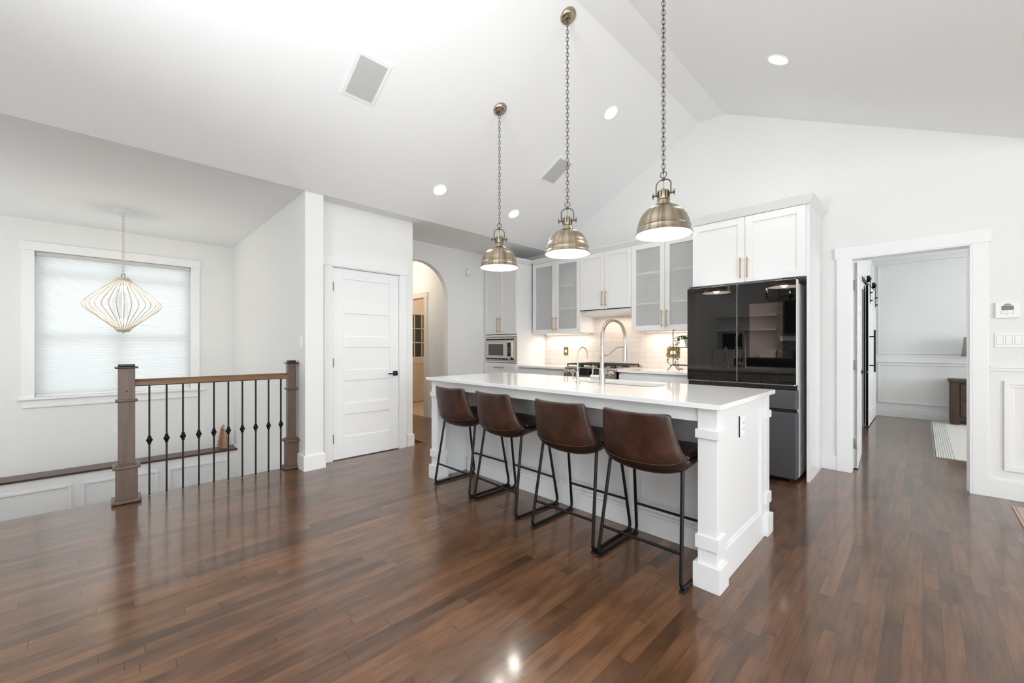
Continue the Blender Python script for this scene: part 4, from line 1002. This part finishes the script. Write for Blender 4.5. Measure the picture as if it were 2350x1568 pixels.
# ------------------------------------------------------------------ plant stand, pot, plant
t = thing('wire_plant_stand', 'bronze wire two-tier stand on the counter beside the fridge', 'stand', (-1.9, 4.75, .92))
mt = mat('bronze_wire', (62, 44, 32), .4, .6)
xa, xb_ = -2.06, -1.76
for y in (4.70,):
    b = MB(); b.tube([(xa, y, .985), (xa, y, 1.405), (xb_, y, 1.405), (xb_, y, .985)], .005, 8, fillet=.035); build('hoop_frame', b, mt, t)
b = MB()
for z in (.985, 1.19):
    b.tube([(xa - .015, 4.66, z), (xb_ + .015, 4.66, z), (xb_ + .015, 4.80, z), (xa - .015, 4.80, z)], .0045, 6, True)
    for k in range(5): b.tube([(xa + .03 + k * .06, 4.66, z), (xa + .03 + k * .06, 4.80, z)], .0025, 6)
    b.tube([(xa, 4.66, z), (xa, 4.80, z)], .0035, 6)
build('shelf_wires', b, mt, t)
for x in (xa, xb_):
    b = MB()
    for dx in (-1, 1):
        b.tube([(x, 4.70, .985), (x + dx * .02, 4.70, .978), (x + dx * .045, 4.70, .945), (x + dx * .06, 4.70, .928), (x + dx * .072, 4.70, .9255), (x + dx * .076, 4.70, .932)], .0042, 6)
    build('scroll_foot', b, mt, t)
t = thing('plant_pot', 'small pale ceramic pot on the middle tier of the stand', 'pot', (-1.885, 4.73, 1.195))
b = MB(); b.lathe([(0, 1.195), (.036, 1.195), (.040, 1.205), (.052, 1.285), (.050, 1.285), (.046, 1.275), (0, 1.272)], 28, None, False, (-1.885, 4.73, 0)); build('pot_body', b, M_pot, t)
b = MB(); b.lathe([(.0525, 1.255), (.0545, 1.257), (.0545, 1.285), (.050, 1.287)], 28, None, False, (-1.885, 4.73, 0)); build('rim', b, M_pot, t)
t = thing('trailing_plant', 'trailing string plant hanging from the pale pot down to the counter', 'plant', (-1.885, 4.73, 1.28))
rnd = random.Random(4)
strands = [[(-1.90, 4.71, 1.285), (-1.95, 4.66, 1.315), (-2.0, 4.645, 1.30), (-2.045, 4.64, 1.24), (-2.07, 4.64, 1.17), (-2.10, 4.645, 1.10), (-2.10, 4.65, 1.03), (-2.08, 4.65, .98)],
           [(-1.90, 4.70, 1.285), (-1.94, 4.65, 1.30), (-1.98, 4.635, 1.25), (-1.985, 4.63, 1.17), (-1.97, 4.63, 1.08), (-1.975, 4.63, 1.02), (-1.96, 4.63, .96), (-1.92, 4.62, .935)],
           [(-1.90, 4.70, 1.285), (-1.95, 4.64, 1.31), (-1.99, 4.62, 1.27), (-2.0, 4.62, 1.20), (-1.995, 4.62, 1.12), (-2.005, 4.62, 1.05), (-1.99, 4.62, .99)],
           [(-1.89, 4.70, 1.285), (-1.93, 4.66, 1.325), (-1.96, 4.645, 1.30), (-1.975, 4.64, 1.22), (-1.965, 4.64, 1.14)],
           [(-1.88, 4.72, 1.28), (-1.87, 4.70, 1.33), (-1.85, 4.69, 1.32), (-1.83, 4.66, 1.22)]]
bs = MB(); bl = MB()
for s_ in strands:
    P_ = bez(s_, 30); bs.tube(P_, .0012, 5)
    for i in range(1, 30):
        for q in range(2):
            p = P_[i] + Vector((rnd.uniform(-.014, .014), rnd.uniform(-.010, .010), rnd.uniform(-.008, .008))); L = rnd.uniform(.015, .025)
            d = Vector((rnd.uniform(-1, 1), rnd.uniform(-1, 1), rnd.uniform(-.8, .4))).normalized(); e_ = d.orthogonal().normalized() * L * .42; u_ = d.cross(e_).normalized() * .0012
            v = [bl.bm.verts.new(x_) for x_ in (p - u_, p + d * L * .5 + e_ + u_, p + d * L, p + d * L * .5 - e_ + u_)]; bl.bm.faces.new(v)
for k in range(26):
    a = rnd.uniform(0, 6.28); p = Vector((-1.885 + .035 * math.cos(a), 4.73 + .035 * math.sin(a), 1.29 + rnd.uniform(0, .04))); d = Vector((math.cos(a), math.sin(a), .6)).normalized(); L = .022; e_ = d.orthogonal().normalized() * L * .4
    v = [bl.bm.verts.new(x_) for x_ in (p, p + d * L * .5 + e_, p + d * L, p + d * L * .5 - e_)]; bl.bm.faces.new(v)
build('stems', bs, M_leaf, t); build('leaves', bl, M_leaf, t, norm=False)

# ------------------------------------------------------------------ bedroom things
t = thing('nightstand', 'rustic dark wood nightstand with drawers against the bedroom wall', 'nightstand', (.55, 9.3, 0))
nx0, nx1, ny0, ny1 = .300, .95, 9.13, 9.50
b = MB()
for x in (nx0, nx1 - .09):
    for y in (ny0, ny1 - .08): b.box(x, x + .09, y, y + .08, .012, .66, .003)
b.box(nx0 + .015, nx0 + .03, ny0 + .05, ny1, .10, .66); b.box(nx1 - .03, nx1 - .015, ny0 + .05, ny1, .1, .66); b.box(nx0 + .02, nx1 - .02, ny0 + .025, ny1, .09, .66)
build('case', b, M_dress, t)
b = MB(); b.box(nx0 - .02, nx1 + .02, ny0 - .02, ny1 + .02, .66, .70, .004); build('top', b, M_dress, t)
for z0, z1 in ((.40, .63), (.14, .37)):
    b = MB(); b.box(nx0 + .105, nx1 - .105, ny0 + .008, ny0 + .03, z0, z1, .003); o = build('drawer', b, M_dress, t)
    for zk in ((z0 + z1) / 2 + (.05 if z0 > .3 else 0), ) + (((z0 + z1) / 2 - .06,) if z0 > .3 else ()):
        b = MB(); b.ball((nx0 + .21, ny0 - .01, zk), .014); b.cyl((nx0 + .21, ny0 + .01, zk), (nx0 + .21, ny0 - .01, zk), .006); build('knob', b, M_iron, o)
t = thing('table_lamp', 'table lamp with a tapered taupe shade on the bedroom nightstand', 'lamp', (.58, 9.3, .70))
b = MB(); b.lathe([(.165, 1.05), (.135, 1.345)], 36, None, False, (.58, 9.3, 0)); o = build('lamp_shade', b, M_shade, t); so = o.modifiers.new('t', 'SOLIDIFY'); so.thickness = .003
b = MB(); b.lathe([(0, .70), (.07, .70), (.07, .715), (.02, .73), (.045, .80), (.055, .87), (.03, .96), (.012, 1.0), (.012, 1.15), (0, 1.15)], 28, None, False, (.58, 9.3, 0)); build('lamp_base', b, M_shade, t)
b = MB(); b.box(.105, 2.4, 6.34, 9.50, .0, .012, .004); o = tag(build('bedroom_rug', b, M_rug), 'cream woven rug with grey striped edge on the bedroom floor', 'rug')
b = MB(); 
for k in range(60): b.box(.085, .107, 6.36 + k * .052, 6.36 + k * .052 + .012, 0, .006)
build('fringe', b, M_rug, o)
b = MB(); b.box(.47, 2.6, 2.2, 4.80, 0, .010, .003); o = tag(build('area_rug', b, M_rug2), 'beige patterned rug whose corner shows at the right edge of the floor', 'rug')

# ------------------------------------------------------------------ living room behind the camera (mirrored in the fridge)
t = thing('media_console', 'low built-in white cabinet on the wall behind the camera', 'cabinet', (-3.7, -4.3, 0))
b = MB(); b.box(-4.49, -2.88, -5.095, -4.55, 0, 1.08); build('carcass', b, M_cab, t)
b = MB(); b.box(-4.49, -2.86, -5.095, -4.52, 1.08, 1.115, .003); build('top', b, M_cab, t)
for k in range(4):
    a = -4.49 + k * .4025; b = MB(); shaker_y(b, a + .003, a + .399, .1, 1.06, -4.53, 1, .05); o = build('door', b, M_cab, t); hx = a + (.36 if k % 2 == 0 else .04); bar_handle(o, (hx, -4.53, .75), (hx, -4.53, .98), (0, .03, 0), M_blackm)
for z, lb in ((1.67, 'lower white floating shelf behind the camera'), (2.08, 'upper white floating shelf behind the camera')):
    b = MB(); b.box(-4.5, -2.86, -5.1, -4.75, z, z + .045, .002); tag(build('floating_shelf', b, M_trim), lb, 'shelf')
b = MB(); b.box(-4.35, -3.80, -5.02, -4.98, 1.125, 1.60, .004); tag(build('framed_picture', b, M_tv), 'dark framed picture on the built-in cabinet behind the camera', 'picture')
b = MB(); b.box(-2.84, .4, -5.1, -4.73, 0, 3.9); struct('wall_fireplace', b, M_stone)
b = MB(); b.box(-2.75, -.4, -4.72, -4.60, 1.36, 1.48, .004); tag(build('mantel_shelf', b, M_trim), 'white mantel shelf below the television behind the camera', 'mantel')
b = MB(); b.box(-2.66, -1.0, -4.725, -4.66, 1.56, 2.45, .006); tag(build('television', b, M_tv), 'large black television over the mantel behind the camera', 'television')
b = MB(); b.box(-2.45, -1.3, -4.728, -4.71, .35, 1.10); tag(build('firebox', b, M_dark), 'black firebox below the mantel behind the camera', 'fireplace')
t = thing('leather_sofa', 'black leather sofa facing the fireplace behind the camera', 'sofa', (-2.1, -2.4, 0))
b = MB(); b.box(-3.15, -1.0, -2.25, -2.0, .12, .94, .06); build('back', b, M_sofa, t)
b = MB(); b.box(-3.1, -1.05, -2.95, -2.2, .12, .46, .05); build('seat', b, M_sofa, t)
for x in (-3.2, -1.1):
    b = MB(); b.box(x, x + .15, -2.95, -2.05, 0, .65, .05); build('arm', b, M_sofa, t)
t = thing('iron_chandelier', 'black iron candle chandelier behind the camera', 'chandelier', (-1.95, -1.75, 3.6))
hx, hy, hz = -1.95, -1.73, 2.26
b = MB(); b.tube([(hx, hy, hz), (hx, hy, 3.69)], .006, 8); b.ball((hx, hy, hz), .04); build('stem', b, M_iron, t)
for k in range(6):
    a = 2 * PI * k / 6 + .3; c_, s_ = math.cos(a), math.sin(a); b = MB()
    b.tube(bez([(hx, hy, hz), (hx + .15 * c_, hy + .15 * s_, hz + .02), (hx + .35 * c_, hy + .35 * s_, hz - .07), (hx + .47 * c_, hy + .47 * s_, hz - .03), (hx + .5 * c_, hy + .5 * s_, hz + .05)], 16), .007, 8); b.cyl((hx + .5 * c_, hy + .5 * s_, hz + .05), (hx + .5 * c_, hy + .5 * s_, hz + .058), .04, 16)
    b.cyl((hx + .5 * c_, hy + .5 * s_, hz + .05), (hx + .5 * c_, hy + .5 * s_, hz + .12), .011, 12); o = build('arm', b, M_iron, t)
    b = MB(); b.ball((hx + .5 * c_, hy + .5 * s_, hz + .15), .016, 2); build('bulb', b, M_candle, o)
